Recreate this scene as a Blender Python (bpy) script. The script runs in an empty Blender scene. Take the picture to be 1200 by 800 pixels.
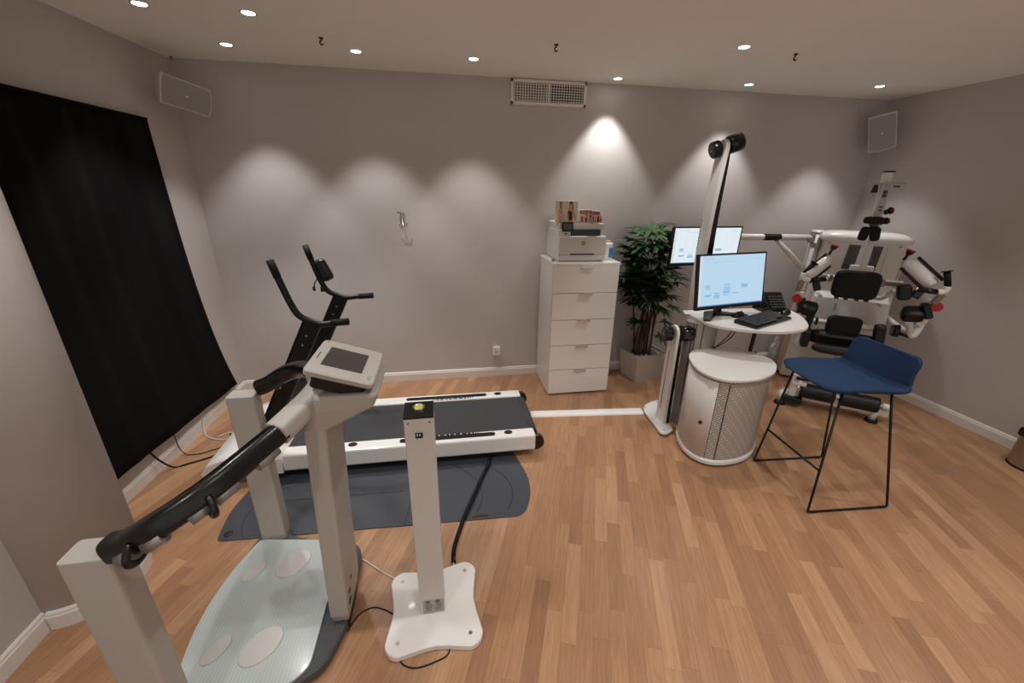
import bpy, bmesh, math, random
from mathutils import Matrix, Vector, Euler
random.seed(7)
SC = bpy.context.scene
COL = SC.collection
PI = math.pi
V = Vector

# ------------------------------------------------------------------ materials
MATS = {}
def rgb(r, g, b):
    f = lambda c: ((c/255.0)/12.92 if c/255.0 <= .04045 else ((c/255.0+.055)/1.055)**2.4)
    return (f(r), f(g), f(b), 1)

def mat(name, col, rough=.5, metal=0.0, spec=.5, bump=0.0, bscale=200.0, var=0.0, coat=0.0, trans=0.0, alpha=1.0, vscale=6.0):
    m = bpy.data.materials.new(name); m.use_nodes = True
    nt = m.node_tree; b = nt.nodes['Principled BSDF']
    b.inputs['Base Color'].default_value = col
    b.inputs['Roughness'].default_value = rough
    b.inputs['Metallic'].default_value = metal
    b.inputs['Specular IOR Level'].default_value = spec
    b.inputs['Coat Weight'].default_value = coat
    b.inputs['Transmission Weight'].default_value = trans
    b.inputs['Alpha'].default_value = alpha
    tc = nt.nodes.new('ShaderNodeTexCoord')
    if bump:
        n = nt.nodes.new('ShaderNodeTexNoise'); n.inputs['Scale'].default_value = bscale; n.inputs['Detail'].default_value = 3
        nt.links.new(tc.outputs['Object'], n.inputs['Vector'])
        bp = nt.nodes.new('ShaderNodeBump'); bp.inputs['Strength'].default_value = bump; bp.inputs['Distance'].default_value = .002
        nt.links.new(n.outputs['Fac'], bp.inputs['Height']); nt.links.new(bp.outputs['Normal'], b.inputs['Normal'])
    if var:
        n = nt.nodes.new('ShaderNodeTexNoise'); n.inputs['Scale'].default_value = vscale; n.inputs['Detail'].default_value = 4
        nt.links.new(tc.outputs['Object'], n.inputs['Vector'])
        mx = nt.nodes.new('ShaderNodeMix'); mx.data_type = 'RGBA'
        mx.inputs[6].default_value = [c*(1-var) for c in col[:3]]+[1]
        mx.inputs[7].default_value = [min(1, c*(1+var)) for c in col[:3]]+[1]
        nt.links.new(n.outputs['Fac'], mx.inputs[0]); nt.links.new(mx.outputs[2], b.inputs['Base Color'])
    MATS[name] = m
    return m

def emis(name, col, strength):
    m = bpy.data.materials.new(name); m.use_nodes = True
    nt = m.node_tree; b = nt.nodes['Principled BSDF']
    b.inputs['Base Color'].default_value = (0.02, .02, .02, 1)
    b.inputs['Emission Color'].default_value = col
    b.inputs['Emission Strength'].default_value = strength
    MATS[name] = m; return m

mat('wall_plaster', rgb(192, 186, 183), .9, bump=.15, bscale=350, var=.02)
mat('ceiling_paint', rgb(242, 241, 237), .95, bump=.1, bscale=350, var=.015)
mat('white_trim', rgb(226, 220, 215), .35)
mat('white_paint', rgb(222, 218, 214), .35, var=.01)
mat('white_gloss', rgb(234, 231, 227), .18, coat=.3)
mat('white_plastic', rgb(206, 202, 197), .45)
mat('grey_plastic', rgb(178, 172, 165), .5)
mat('column_grey', rgb(150, 143, 137), .5)
mat('warm_grey', rgb(168, 161, 154), .5)
mat('black_plastic', rgb(15, 14, 14), .27, spec=.5)
mat('black_gloss', rgb(14, 14, 14), .15)
mat('black_metal', rgb(11, 11, 11), .35, spec=.4, metal=.0)
mat('black_rubber', rgb(16, 16, 17), .7, spec=.35, bump=.2, bscale=400)
mat('black_fabric', rgb(13, 12, 13), .85, bump=.3, bscale=700)
mat('black_leather', rgb(17, 17, 18), .45, spec=.4, bump=.15, bscale=300)
mat('curtain_cloth', rgb(13, 12, 13), .95, spec=.15, bump=.25, bscale=500)
mat('blue_cloth', rgb(37, 57, 87), .9, spec=.2, bump=.6, bscale=600, var=.18, vscale=260)
mat('chrome', rgb(215, 212, 208), .15, metal=1)
mat('brushed_steel', rgb(178, 172, 165), .3, metal=1, var=.06, vscale=30)
mat('foot_steel', rgb(196, 192, 188), .4, metal=.45, var=.05, vscale=14)
mat('aluminium', rgb(150, 147, 143), .38, metal=.6)
mat('belt_rubber', rgb(52, 53, 55), .75, bump=.25, bscale=600, var=.06)
mat('mat_vinyl', rgb(58, 61, 68), .6, bump=.15, bscale=500, var=.04)
mat('dark_grey', rgb(72, 73, 75), .55)
mat('dark_glass', rgb(70, 66, 64), .2)
mat('red_plastic', rgb(170, 26, 30), .4)
mat('print_red', rgb(190, 45, 35), .6)
mat('print_black', rgb(25, 22, 22), .6)
mat('print_skin', rgb(196, 150, 125), .6)
mat('print_cream', rgb(214, 203, 188), .6)
mat('print_blue', rgb(50, 125, 185), .6)
mat('print_grey', rgb(95, 95, 98), .6)
mat('card_grey', rgb(110, 105, 102), .7)
mat('paper', rgb(222, 220, 218), .8)
mat('pot_white', rgb(205, 200, 193), .3, var=.01)
mat('gravel', rgb(170, 166, 160), .9, bump=1.0, bscale=90, var=.3, vscale=60)
mat('stem_brown', rgb(82, 60, 42), .8, var=.3, vscale=40)
mat('leaf_green', rgb(42, 68, 31), .45, var=.35, vscale=12)
mat('leaf_light', rgb(54, 80, 38), .45, var=.3, vscale=12)
mat('yellow_mark', rgb(205, 160, 40), .5)
mat('level_green', rgb(196, 196, 70), .15, coat=.5)
mat('copper_dark', rgb(60, 46, 36), .5, metal=.5)
mat('lamp_trim', rgb(205, 200, 192), .4)
mat('plastic_bag', rgb(226, 224, 222), .25, trans=.25, alpha=.92)
emis('lamp_glow', (1, .93, .84, 1), 16)
emis('lcd_teal', rgb(60, 150, 140), 1.0)
emis('lcd_dark', rgb(14, 40, 42), .6)
emis('screen_blue', rgb(186, 216, 238), 1.0)
emis('screen_white', rgb(222, 234, 240), 1.05)
emis('screen_cell', rgb(130, 190, 228), .95)
emis('screen_faint', rgb(160, 198, 225), 1.0)
emis('screen_side', rgb(214, 226, 218), 1.0)
emis('screen_bar', rgb(70, 130, 180), .9)

def glass_mat():
    m = mat('ribbed_glass', rgb(184, 196, 192), .16, spec=.6, coat=.35)
    nt = m.node_tree; b = nt.nodes['Principled BSDF']
    tc = nt.nodes.new('ShaderNodeTexCoord')
    w = nt.nodes.new('ShaderNodeTexWave'); w.wave_type = 'BANDS'; w.bands_direction = 'X'
    w.inputs['Scale'].default_value = 24; w.inputs['Distortion'].default_value = 0
    mp = nt.nodes.new('ShaderNodeMapping'); mp.inputs['Rotation'].default_value = (0, 0, 0)
    nt.links.new(tc.outputs['Object'], mp.inputs['Vector']); nt.links.new(mp.outputs['Vector'], w.inputs['Vector'])
    r = nt.nodes.new('ShaderNodeValToRGB')
    r.color_ramp.elements[0].position = .80; r.color_ramp.elements[0].color = rgb(184, 193, 190)
    r.color_ramp.elements[1].position = .95; r.color_ramp.elements[1].color = rgb(196, 204, 200)
    nt.links.new(w.outputs['Fac'], r.inputs['Fac']); nt.links.new(r.outputs['Color'], b.inputs['Base Color'])
glass_mat()

def perforated_mat():
    m = mat('perforated_sheet', rgb(190, 182, 175), .5)
    nt = m.node_tree; b = nt.nodes['Principled BSDF']
    tc = nt.nodes.new('ShaderNodeTexCoord')
    # cylindrical coordinates around the cabinet axis, so the holes wrap round it
    sep = nt.nodes.new('ShaderNodeSeparateXYZ'); nt.links.new(tc.outputs['Object'], sep.inputs[0])
    at = nt.nodes.new('ShaderNodeMath'); at.operation = 'ARCTAN2'
    nt.links.new(sep.outputs['Y'], at.inputs[0]); nt.links.new(sep.outputs['X'], at.inputs[1])
    mu = nt.nodes.new('ShaderNodeMath'); mu.operation = 'MULTIPLY'; mu.inputs[1].default_value = .3
    nt.links.new(at.outputs[0], mu.inputs[0])
    cmb = nt.nodes.new('ShaderNodeCombineXYZ')
    nt.links.new(mu.outputs[0], cmb.inputs['X']); nt.links.new(sep.outputs['Z'], cmb.inputs['Y'])
    mp = nt.nodes.new('ShaderNodeMapping'); mp.inputs['Rotation'].default_value = (0, 0, R(-38))
    nt.links.new(cmb.outputs[0], mp.inputs['Vector'])
    br = nt.nodes.new('ShaderNodeTexBrick')
    br.inputs['Scale'].default_value = 1; br.inputs['Brick Width'].default_value = .085; br.inputs['Row Height'].default_value = .0115
    br.inputs['Mortar Size'].default_value = .0040; br.inputs['Mortar Smooth'].default_value = .2
    br.inputs['Color1'].default_value = rgb(92, 82, 76); br.inputs['Color2'].default_value = rgb(84, 75, 70)
    br.inputs['Mortar'].default_value = rgb(205, 197, 190)
    nt.links.new(mp.outputs['Vector'], br.inputs['Vector']); nt.links.new(br.outputs['Color'], b.inputs['Base Color'])
R = math.radians
perforated_mat()

def floor_mat():
    m = mat('oak_parquet', rgb(180, 130, 92), .38, spec=.45)
    nt = m.node_tree; b = nt.nodes['Principled BSDF']; L = nt.links.new; N = nt.nodes.new
    def math_(op, a, c=None, v=None):
        n = N('ShaderNodeMath'); n.operation = op
        L(a, n.inputs[0])
        if c is not None: L(c, n.inputs[1])
        if v is not None: n.inputs[1].default_value = v
        return n.outputs[0]
    tc = N('ShaderNodeTexCoord'); mp = N('ShaderNodeMapping'); mp.inputs['Rotation'].default_value = (0, 0, R(20.6))
    L(tc.outputs['Object'], mp.inputs['Vector'])
    sp = N('ShaderNodeSeparateXYZ'); L(mp.outputs['Vector'], sp.inputs[0])
    u = math_('DIVIDE', sp.outputs['X'], v=.0665); row = math_('FLOOR', u)
    wn = N('ShaderNodeTexWhiteNoise'); wn.noise_dimensions = '1D'; L(row, wn.inputs['W'])
    off = math_('MULTIPLY', wn.outputs['Value'], v=3.0)
    vv = math_('DIVIDE', sp.outputs['Y'], v=.50); vo = math_('ADD', vv, off); colid = math_('FLOOR', vo)
    cb = N('ShaderNodeCombineXYZ'); L(row, cb.inputs[0]); L(colid, cb.inputs[1])
    w2 = N('ShaderNodeTexWhiteNoise'); w2.noise_dimensions = '2D'; L(cb.outputs[0], w2.inputs['Vector'])
    # grain: noise stretched along the strip, shifted per strip
    sc = N('ShaderNodeMapping'); sc.inputs['Scale'].default_value = (95, 6, 1)
    L(mp.outputs['Vector'], sc.inputs['Vector'])
    ad = N('ShaderNodeVectorMath'); ad.operation = 'ADD'; L(sc.outputs['Vector'], ad.inputs[0])
    sc2 = N('ShaderNodeVectorMath'); sc2.operation = 'SCALE'; L(w2.outputs['Color'], sc2.inputs[0]); sc2.inputs['Scale'].default_value = 37
    L(sc2.outputs['Vector'], ad.inputs[1])
    g = N('ShaderNodeTexNoise'); g.inputs['Scale'].default_value = 1; g.inputs['Detail'].default_value = 5; g.inputs['Roughness'].default_value = .6
    g.inputs['Distortion'].default_value = .6
    L(ad.outputs[0], g.inputs['Vector'])
    ramp = N('ShaderNodeValToRGB'); e = ramp.color_ramp.elements
    e[0].position = 0; e[0].color = rgb(156, 116, 86); e[1].position = 1; e[1].color = rgb(190, 149, 114)
    x = ramp.color_ramp.elements.new(.2); x.color = rgb(165, 124, 92)
    x = ramp.color_ramp.elements.new(.8); x.color = rgb(178, 136, 102)
    L(w2.outputs['Value'], ramp.inputs['Fac'])
    gr = N('ShaderNodeValToRGB'); e = gr.color_ramp.elements
    e[0].position = .3; e[0].color = (.74, .71, .68, 1); e[1].position = .65; e[1].color = (1.05, 1.04, 1.03, 1)
    L(g.outputs['Fac'], gr.inputs['Fac'])
    mx = N('ShaderNodeMix'); mx.data_type = 'RGBA'; mx.blend_type = 'MULTIPLY'; mx.inputs[0].default_value = .8
    L(ramp.outputs['Color'], mx.inputs[6]); L(gr.outputs['Color'], mx.inputs[7])
    # hairline seams
    fu = math_('FRACT', u); du = math_('ABSOLUTE', math_('SUBTRACT', fu, v=.5)); su = math_('GREATER_THAN', du, v=.488)
    fv = math_('FRACT', vo); dv = math_('ABSOLUTE', math_('SUBTRACT', fv, v=.5)); sv = math_('GREATER_THAN', dv, v=.498)
    seam = math_('MULTIPLY', math_('MAXIMUM', su, sv), v=.32)
    m2 = N('ShaderNodeMix'); m2.data_type = 'RGBA'; L(seam, m2.inputs[0]); L(mx.outputs[2], m2.inputs[6]); m2.inputs[7].default_value = rgb(92, 60, 38)
    L(m2.outputs[2], b.inputs['Base Color'])
    rr = N('ShaderNodeMapRange'); rr.inputs['To Min'].default_value = .27; rr.inputs['To Max'].default_value = .42
    L(g.outputs['Fac'], rr.inputs['Value']); L(rr.outputs['Result'], b.inputs['Roughness'])
floor_mat()

# ------------------------------------------------------------------ mesh builder
class MB:
    def __init__(s, M=None):
        s.bm = bmesh.new(); s.M = M or Matrix(); s.mi = 0
    def _v(s, p): return s.bm.verts.new(s.M @ V(p))
    def _f(s, vs, smooth=False):
        try:
            f = s.bm.faces.new(vs); f.material_index = s.mi; f.smooth = smooth; return f
        except ValueError: return None
    def loft(s, rings, cap=True, smooth=True, closed=True):
        vr = [[s._v(p) for p in r] for r in rings]; n = len(rings[0])
        for a, b in zip(vr, vr[1:]):
            for i in range(n if closed else n-1):
                s._f([a[i], a[(i+1) % n], b[(i+1) % n], b[i]], smooth)
        if cap:
            s._f(list(reversed(vr[0]))); s._f(vr[-1])
        return s
    def prism(s, poly, z0, z1, bev=0.0, smooth=False):
        """plan polygon (x,y) extruded in z, with optional small top and bottom chamfer"""
        P = [V((p[0], p[1])) for p in poly]
        if bev:
            c = sum(P, V((0, 0)))/len(P)
            Q = inset(P, bev)
            s.loft([[(q.x, q.y, z0) for q in Q], [(p.x, p.y, z0+bev) for p in P], [(p.x, p.y, z1-bev) for p in P], [(q.x, q.y, z1) for q in Q]], smooth=smooth)
        else:
            s.loft([[(p.x, p.y, z0) for p in P], [(p.x, p.y, z1) for p in P]], smooth=smooth)
        return s
    def box(s, c, d, bev=0.0, rot=None, seg=2):
        """rounded box: centre, full sizes"""
        T = Matrix.Translation(V(c))
        if rot is not None: T = T @ (rot if isinstance(rot, Matrix) else Euler(rot).to_matrix().to_4x4())
        old = s.M; s.M = old @ T
        tmp = bmesh.new()
        bmesh.ops.create_cube(tmp, size=1)
        for v in tmp.verts: v.co = V((v.co.x*d[0], v.co.y*d[1], v.co.z*d[2]))
        if bev: bmesh.ops.bevel(tmp, geom=list(tmp.edges), offset=min(bev, min(d)*.49), segments=seg, affect='EDGES', profile=.5)
        mp = {v: s._v(v.co) for v in tmp.verts}
        for f in tmp.faces: s._f([mp[v] for v in f.verts], smooth=False)
        tmp.free(); s.M = old
        return s
    def cyl(s, p0, p1, r0, r1=None, n=20, cap=True, bev=0.0):
        r1 = r0 if r1 is None else r1
        p0 = V(p0); p1 = V(p1); d = (p1-p0); L = d.length; d.normalize()
        a = d.orthogonal().normalized(); b = d.cross(a)
        ring = lambda p, r: [p + a*(r*math.cos(2*PI*i/n)) + b*(r*math.sin(2*PI*i/n)) for i in range(n)]
        if bev:
            s.loft([ring(p0, r0-bev), ring(p0+d*bev, r0), ring(p1-d*bev, r1), ring(p1, r1-bev)], cap)
        else: s.loft([ring(p0, r0), ring(p1, r1)], cap)
        return s
    def lathe(s, prof, n=32, c=(0, 0, 0), ax='z'):
        """profile list of (r,z)"""
        rings = []
        for r, z in prof:
            rings.append([(c[0]+max(r, 1e-5)*math.cos(2*PI*i/n), c[1]+max(r, 1e-5)*math.sin(2*PI*i/n), c[2]+z) for i in range(n)])
        return s.loft(rings)
    def tube(s, pts, r, n=10, sm=0, sq=None, up=None, rnd=False):
        """sweep a circle (or rectangle sq=(w,h)) along a polyline; sm = Catmull-Rom subdivisions"""
        P = [V(p) for p in pts]
        if sm: P = catmull(P, sm)
        rr = r if isinstance(r, (list, tuple)) else [r]*len(P)
        if len(rr) != len(P): rr = [rr[0] + (rr[-1]-rr[0])*i/(len(P)-1) for i in range(len(P))]
        tg = []
        for i in range(len(P)):
            t = P[min(i+1, len(P)-1)] - P[max(i-1, 0)]; tg.append(t.normalized())
        nrm = V(up).normalized() if up else tg[0].orthogonal().normalized()
        rings = []
        for i, (p, t) in enumerate(zip(P, tg)):
            nrm = (nrm - t*nrm.dot(t)).normalized(); bi = t.cross(nrm)
            if sq:
                w, h = sq; k = min(w, h)*.25
                c = [(w/2, h/2-k), (w/2-k, h/2), (-w/2+k, h/2), (-w/2, h/2-k), (-w/2, -h/2+k), (-w/2+k, -h/2), (w/2-k, -h/2), (w/2, -h/2+k)]
                if rnd: c = [(w/2*math.copysign(abs(math.cos(a))**.55, math.cos(a)), h/2*math.copysign(abs(math.sin(a))**.55, math.sin(a))) for a in [2*PI*(q+.5)/20 for q in range(20)]]
                rings.append([p + bi*x + nrm*y for x, y in c])
            else:
                rings.append([p + nrm*(rr[i]*math.cos(2*PI*j/n)) + bi*(rr[i]*math.sin(2*PI*j/n)) for j in range(n)])
        return s.loft(rings, smooth=(not sq) or rnd)
    def ball(s, c, r, sc=(1, 1, 1), n=16):
        prof = [(math.sin(PI*i/(n//2)), -math.cos(PI*i/(n//2))) for i in range(n//2+1)]
        rings = [[(c[0]+r*sc[0]*max(a, 1e-4)*math.cos(2*PI*i/n), c[1]+r*sc[1]*max(a, 1e-4)*math.sin(2*PI*i/n), c[2]+r*sc[2]*b) for i in range(n)] for a, b in prof]
        return s.loft(rings)
    def pad(s, c, d, rot=None, corner=.35, puff=.5, n=28):
        """upholstered cushion: superellipse outline in x-z, thickness in y, pillow edge"""
        T = Matrix.Translation(V(c))
        if rot is not None: T = T @ Euler(rot).to_matrix().to_4x4()
        old = s.M; s.M = old @ T
        e = 2.0/corner
        def ring(k, y):
            o = []
            for i in range(n):
                t = 2*PI*i/n; cx = math.cos(t); sx = math.sin(t)
                o.append((d[0]/2*k*math.copysign(abs(cx)**(2/e), cx), y, d[2]/2*k*math.copysign(abs(sx)**(2/e), sx)))
            return o
        h = d[1]/2; m = min(d[0], d[2])/2; rim = min(h, m*.6)
        rings = []
        for j in range(7):
            a = PI*j/6
            k = 1 - (rim/m)*(1-math.sin(a))*puff
            rings.append(ring(k, -h*math.cos(a)))
        s.loft(rings); s.M = old
        return s
    def quad(s, pts): s._f([s._v(p) for p in pts]); return s
    def build(s, name, mats, parent=None, local=False, origin=None, solid=0.0, bevel=0.0, sub=0, angle=40, kind=None):
        if isinstance(mats, str): mats = [mats]
        bmesh.ops.recalc_face_normals(s.bm, faces=list(s.bm.faces))
        me = bpy.data.meshes.new(name)
        W = root_matrix(parent) if parent else (Matrix.Translation(V(origin)) if origin is not None else Matrix())
        if not local: s.bm.transform(W.inverted())
        s.bm.to_mesh(me); s.bm.free()
        for m in mats: me.materials.append(MATS[m])
        o = bpy.data.objects.new(name, me); COL.objects.link(o)
        if parent: o.parent = parent
        else: o.matrix_basis = W
        if solid:
            md = o.modifiers.new('solid', 'SOLIDIFY'); md.thickness = solid; md.offset = 0
        if bevel:
            md = o.modifiers.new('bevel', 'BEVEL'); md.width = bevel; md.segments = 2; md.limit_method = 'ANGLE'; md.angle_limit = R(35)
        if sub:
            md = o.modifiers.new('sub', 'SUBSURF'); md.levels = sub; md.render_levels = sub
        if kind: o['kind'] = kind
        return o

def inset(P, d):
    n = len(P); area = sum(P[i].x*P[(i+1) % n].y - P[(i+1) % n].x*P[i].y for i in range(n)); sg = 1 if area > 0 else -1
    Q = []
    for i in range(n):
        a, b, c = P[i-1], P[i], P[(i+1) % n]
        e1 = (b-a).normalized(); e2 = (c-b).normalized()
        n1 = V((-e1.y, e1.x))*sg; n2 = V((-e2.y, e2.x))*sg
        m = n1+n2
        m = m/max(m.dot(n1), .3) if m.length > 1e-6 else n1
        Q.append(b + m*d)
    return Q

def catmull(P, k, closed=False):
    out = []; n = len(P)
    rng = n if closed else n-1
    for i in range(rng):
        if closed: p0, p1, p2, p3 = P[i-1], P[i], P[(i+1) % n], P[(i+2) % n]
        else: p0, p1, p2, p3 = P[max(i-1, 0)], P[i], P[i+1], P[min(i+2, n-1)]
        for j in range(k):
            t = j/k
            out.append(.5*((2*p1) + (p2-p0)*t + (2*p0-5*p1+4*p2-p3)*t*t + (3*p1-p0-3*p2+p3)*t**3))
    if not closed: out.append(P[-1])
    return out

def smooth_poly(pts, k=4): return [(p.x, p.y) for p in catmull([V((a, b)) for a, b in pts], k, True)]
def rpoly(pts, r, k=4):
    """polygon with rounded corners"""
    P = [V(p) for p in pts]; n = len(P); out = []
    rr = r if isinstance(r, (list, tuple)) else [r]*n
    for i in range(n):
        a, b, c = P[i-1], P[i], P[(i+1) % n]
        d1 = (a-b); d2 = (c-b); q = min(rr[i], d1.length*.49, d2.length*.49)
        p1 = b+d1.normalized()*q; p2 = b+d2.normalized()*q
        for j in range(k+1):
            t = j/k; out.append(p1*(1-t)**2 + b*2*t*(1-t) + p2*t*t)
    return [(p.x, p.y) for p in out]
def rrect(w, h, r, k=4): return rpoly([(-w/2, -h/2), (w/2, -h/2), (w/2, h/2), (-w/2, h/2)], r, k)

ROOT = {}
def root_matrix(o):
    while o.parent: o = o.parent
    return ROOT.get(o.name, o.matrix_basis.copy())
def thing(name, label, cat, loc=(0, 0, 0), rot=(0, 0, 0), group=None):
    o = bpy.data.objects.new(name, None); COL.objects.link(o)
    o.empty_display_size = .1
    o.location = loc; o.rotation_euler = rot
    ROOT[o.name] = Matrix.Translation(V(loc)) @ Euler(rot).to_matrix().to_4x4()
    tag(o, label, cat, group); return o
def tag(o, label, cat, group=None):
    o['label'] = label; o['category'] = cat
    if group: o['group'] = group
    return o
def struct(o): o['kind'] = 'structure'; return o

def text_into(mb, body, M, size, bold=0.0, italic=0.0, align='CENTER'):
    """flat lettering added to a mesh builder; M places the text plane (x right, y up)"""
    cu = bpy.data.curves.new('lettering', 'FONT'); cu.body = body; cu.size = size; cu.align_x = align; cu.align_y = 'CENTER'
    cu.offset = bold; cu.shear = italic; cu.extrude = 0.0
    o = bpy.data.objects.new('lettering', cu); COL.objects.link(o)
    dg = bpy.context.evaluated_depsgraph_get(); dg.update()
    me = bpy.data.meshes.new_from_object(o.evaluated_get(dg))
    base = len(mb.bm.verts)
    vs = [mb.bm.verts.new(mb.M @ (M @ v.co)) for v in me.vertices]
    for p in me.polygons:
        try:
            f = mb.bm.faces.new([vs[i] for i in p.vertices]); f.material_index = mb.mi
        except ValueError: pass
    bpy.data.objects.remove(o); bpy.data.curves.remove(cu); bpy.data.meshes.remove(me)

H = 2.5; YB = 3.57; XR = 4.0; YF = -2.6
def xl(y): return -1.782 - .0463*(YB-y)     # left (recessed) wall surface

# ------------------------------------------------------------------ room shell
struct(MB().box(((XR-2.2)/2+.1, (YB+YF)/2, -.05), (XR+2.6, YB-YF+.5, .1)).build('floor', 'oak_parquet'))
struct(MB().box(((XR-2.2)/2+.1, (YB+YF)/2, H+.05), (XR+2.6, YB-YF+.5, .1)).build('ceiling', 'ceiling_paint'))
struct(MB().box((1.1, YB+.06, H/2), (6.2, .12, H)).build('wall_back', 'wall_plaster'))
struct(MB().box((XR+.06, (YB+YF)/2, H/2), (.12, YB-YF, H)).build('wall_right', 'wall_plaster'))
struct(MB().prism([(xl(YB), YB), (xl(1.3), 1.3), (xl(1.3)-.12, 1.3), (xl(YB)-.12, YB)], 0, H).build('wall_left', 'wall_plaster'))
CX, CY, CR = -1.645, 1.63, .20
struct(MB().box((-1.655-.1, (1.45+YF)/2, H/2), (.2, 1.45-YF, H)).build('wall_left_front', 'wall_plaster'))
mb = MB(); mb.cyl((CX, CY, 0), (CX, CY, H), CR, n=64); struct(mb.build('wall_column', 'wall_plaster'))

BH = .0875
def board(path, name, th=.014):
    """skirting board swept along a plan path; the room lies to the right of the path"""
    P = [V(p) for p in path]; n = len(P); prof = [(0, 0), (th, 0), (th, BH*.74), (th*.72, BH*.80), (th*.66, BH*.9), (th*.35, BH*.97), (0, BH)]
    rings = []
    for i in range(n):
        d1 = (P[i]-P[i-1]).normalized() if i else (P[1]-P[0]).normalized()
        d2 = (P[i+1]-P[i]).normalized() if i < n-1 else d1
        n1 = V((d1.y, -d1.x)); n2 = V((d2.y, -d2.x)); m = (n1+n2); m = m/max(m.dot(n1), .2)
        rings.append([(P[i].x+m.x*a, P[i].y+m.y*a, b) for a, b in prof])
    mb = MB(); mb.loft(rings, smooth=False); return struct(mb.build(name, 'white_trim'))
board([(xl(YB)+.014, YB), (XR-.014, YB)], 'baseboard_back')
board([(XR, YB), (XR, YF)], 'baseboard_right')
board([(xl(1.83), 1.83), (xl(YB), YB)], 'baseboard_left')
arc = [(CX+CR*math.cos(a), CY+CR*math.sin(a)) for a in [R(d) for d in range(-88, 100, 6)]]
board([(-1.655, YF), (-1.655, CY-CR*math.cos(math.asin((-1.655-CX)/CR)))]+arc[0:0], 'baseboard_left_front')
board(arc, 'baseboard_column')

# ------------------------------------------------------------------ downlights
def downlight(x, y, label, watt, cone=77, blend=.5, group='recessed ceiling downlights'):
    t = thing('downlight', label, 'light', (x, y, H), group=group)
    mb = MB(); mb.lathe([(.029, .0), (.037, -.0035), (.039, 0), (.039, .001)], 32, (x, y, H)); mb.build('trim_ring', 'lamp_trim', t)
    mb = MB(); mb.cyl((x, y, H-.0025), (x, y, H-.0005), .0292, n=28); mb.build('lamp_lens', 'lamp_glow', t)
    li = bpy.data.lights.new('downlight_beam', 'SPOT'); li.energy = watt; li.spot_size = R(cone); li.spot_blend = blend
    li.shadow_soft_size = .035; li.color = (1, .99, .97)
    o = bpy.data.objects.new('downlight_beam', li); COL.objects.link(o); o.parent = t; o.location = (0, 0, -.012)
    return t
BACKROW = [(-1.246, 3.187, 'recessed downlight nearest the curtain corner, above the left speaker', 42),
           (-.487, 3.151, 'recessed downlight above the wall hook, second from left along the back wall', 42),
           (.252, 3.148, 'recessed downlight just left of the air vent in the back row', 42),
           (1.363, 3.405, 'recessed downlight right of the air vent, close to the wall above the plant', 46),
           (2.427, 3.342, 'recessed downlight close to the back wall above the camera arm head', 42),
           (3.425, 3.158, 'recessed downlight in the far right corner above the right speaker', 42)]
for a in BACKROW: downlight(*a)
downlight(-1.368, 2.618, 'recessed downlight at the top left edge of the ceiling, above the curtain', 42)
downlight(-.899, 2.63, 'recessed downlight beside the leftmost ceiling hook, second row from the wall', 42)
downlight(1.782, 2.562, 'recessed downlight beside the rightmost ceiling hook, second row from the wall', 42)
for x, y, w in [(-.9, 1.25, 'over the scale platform'), (.45, 1.25, 'over the open floor'), (1.8, 1.25, 'between desk and stool'), (3.15, 1.25, 'near the right wall'),
                (-.9, -.1, 'at the left behind the camera'), (.45, -.1, 'straight above the camera'), (1.8, -.1, 'right of the camera'), (3.15, -.1, 'right rear by the wall'),
                (-.4, -1.5, 'at the rear left of the room'), (2.4, -1.5, 'at the rear right of the room')]:
    downlight(x, y, 'recessed downlight outside the picture, ' + w, 44, 106, .6)

# ------------------------------------------------------------------ ceiling hooks
def ceiling_hook(x, y, label, z=H, k=1.0):
    mb = MB(); mb.cyl((x, y, z-.006*k), (x, y, z), .012*k, n=14)
    pts = [(x, y, z-.003), (x, y, z-.014*k)]
    for j in range(9):
        a = R(90+j*30); pts.append((x+.009*k*math.cos(a), y, z-.024*k+.010*k*math.sin(a)))
    mb.tube(pts, .0042*k, 8)
    tag(mb.build('ceiling_hook', 'copper_dark', origin=(x, y, z)), label, 'hook', 'screw hooks in the ceiling')
ceiling_hook(-.638, 2.932, 'small dark screw hook in the ceiling above the wall hook, leftmost full hook')
ceiling_hook(.705, 2.754, 'small dark screw hook in the ceiling in front of the air vent')
ceiling_hook(2.168, 2.606, 'small dark screw hook in the ceiling at right, above the desk')
ceiling_hook(-1.74, 3.54, 'tiny dark hook in the ceiling corner above the left speaker', k=.6)

# ------------------------------------------------------------------ air vent
t = thing('air_vent', 'white rectangular air vent grille high on the back wall under the ceiling', 'vent', (.87, YB, 2.408))
x0, x1, z0, z1 = .566, 1.174, 2.322, 2.494; fr = .022; y0 = YB
mb = MB()
for c, d in [(((x0+x1)/2, y0-.01, z1-fr/2), (x1-x0, .02, fr)), (((x0+x1)/2, y0-.01, z0+fr/2), (x1-x0, .02, fr)),
             ((x0+fr/2, y0-.01, (z0+z1)/2), (fr, .02, z1-z0)), ((x1-fr/2, y0-.01, (z0+z1)/2), (fr, .02, z1-z0)), (((x0+x1)/2, y0-.009, (z0+z1)/2), (.016, .018, z1-z0))]:
    mb.box(c, d, .002)
mb.build('frame', 'white_trim', t)
MB().box(((x0+x1)/2, y0-.0015, (z0+z1)/2), (x1-x0-.03, .003, z1-z0-.03)).build('backing', 'black_plastic', t)
xm = (x0+x1)/2
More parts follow.
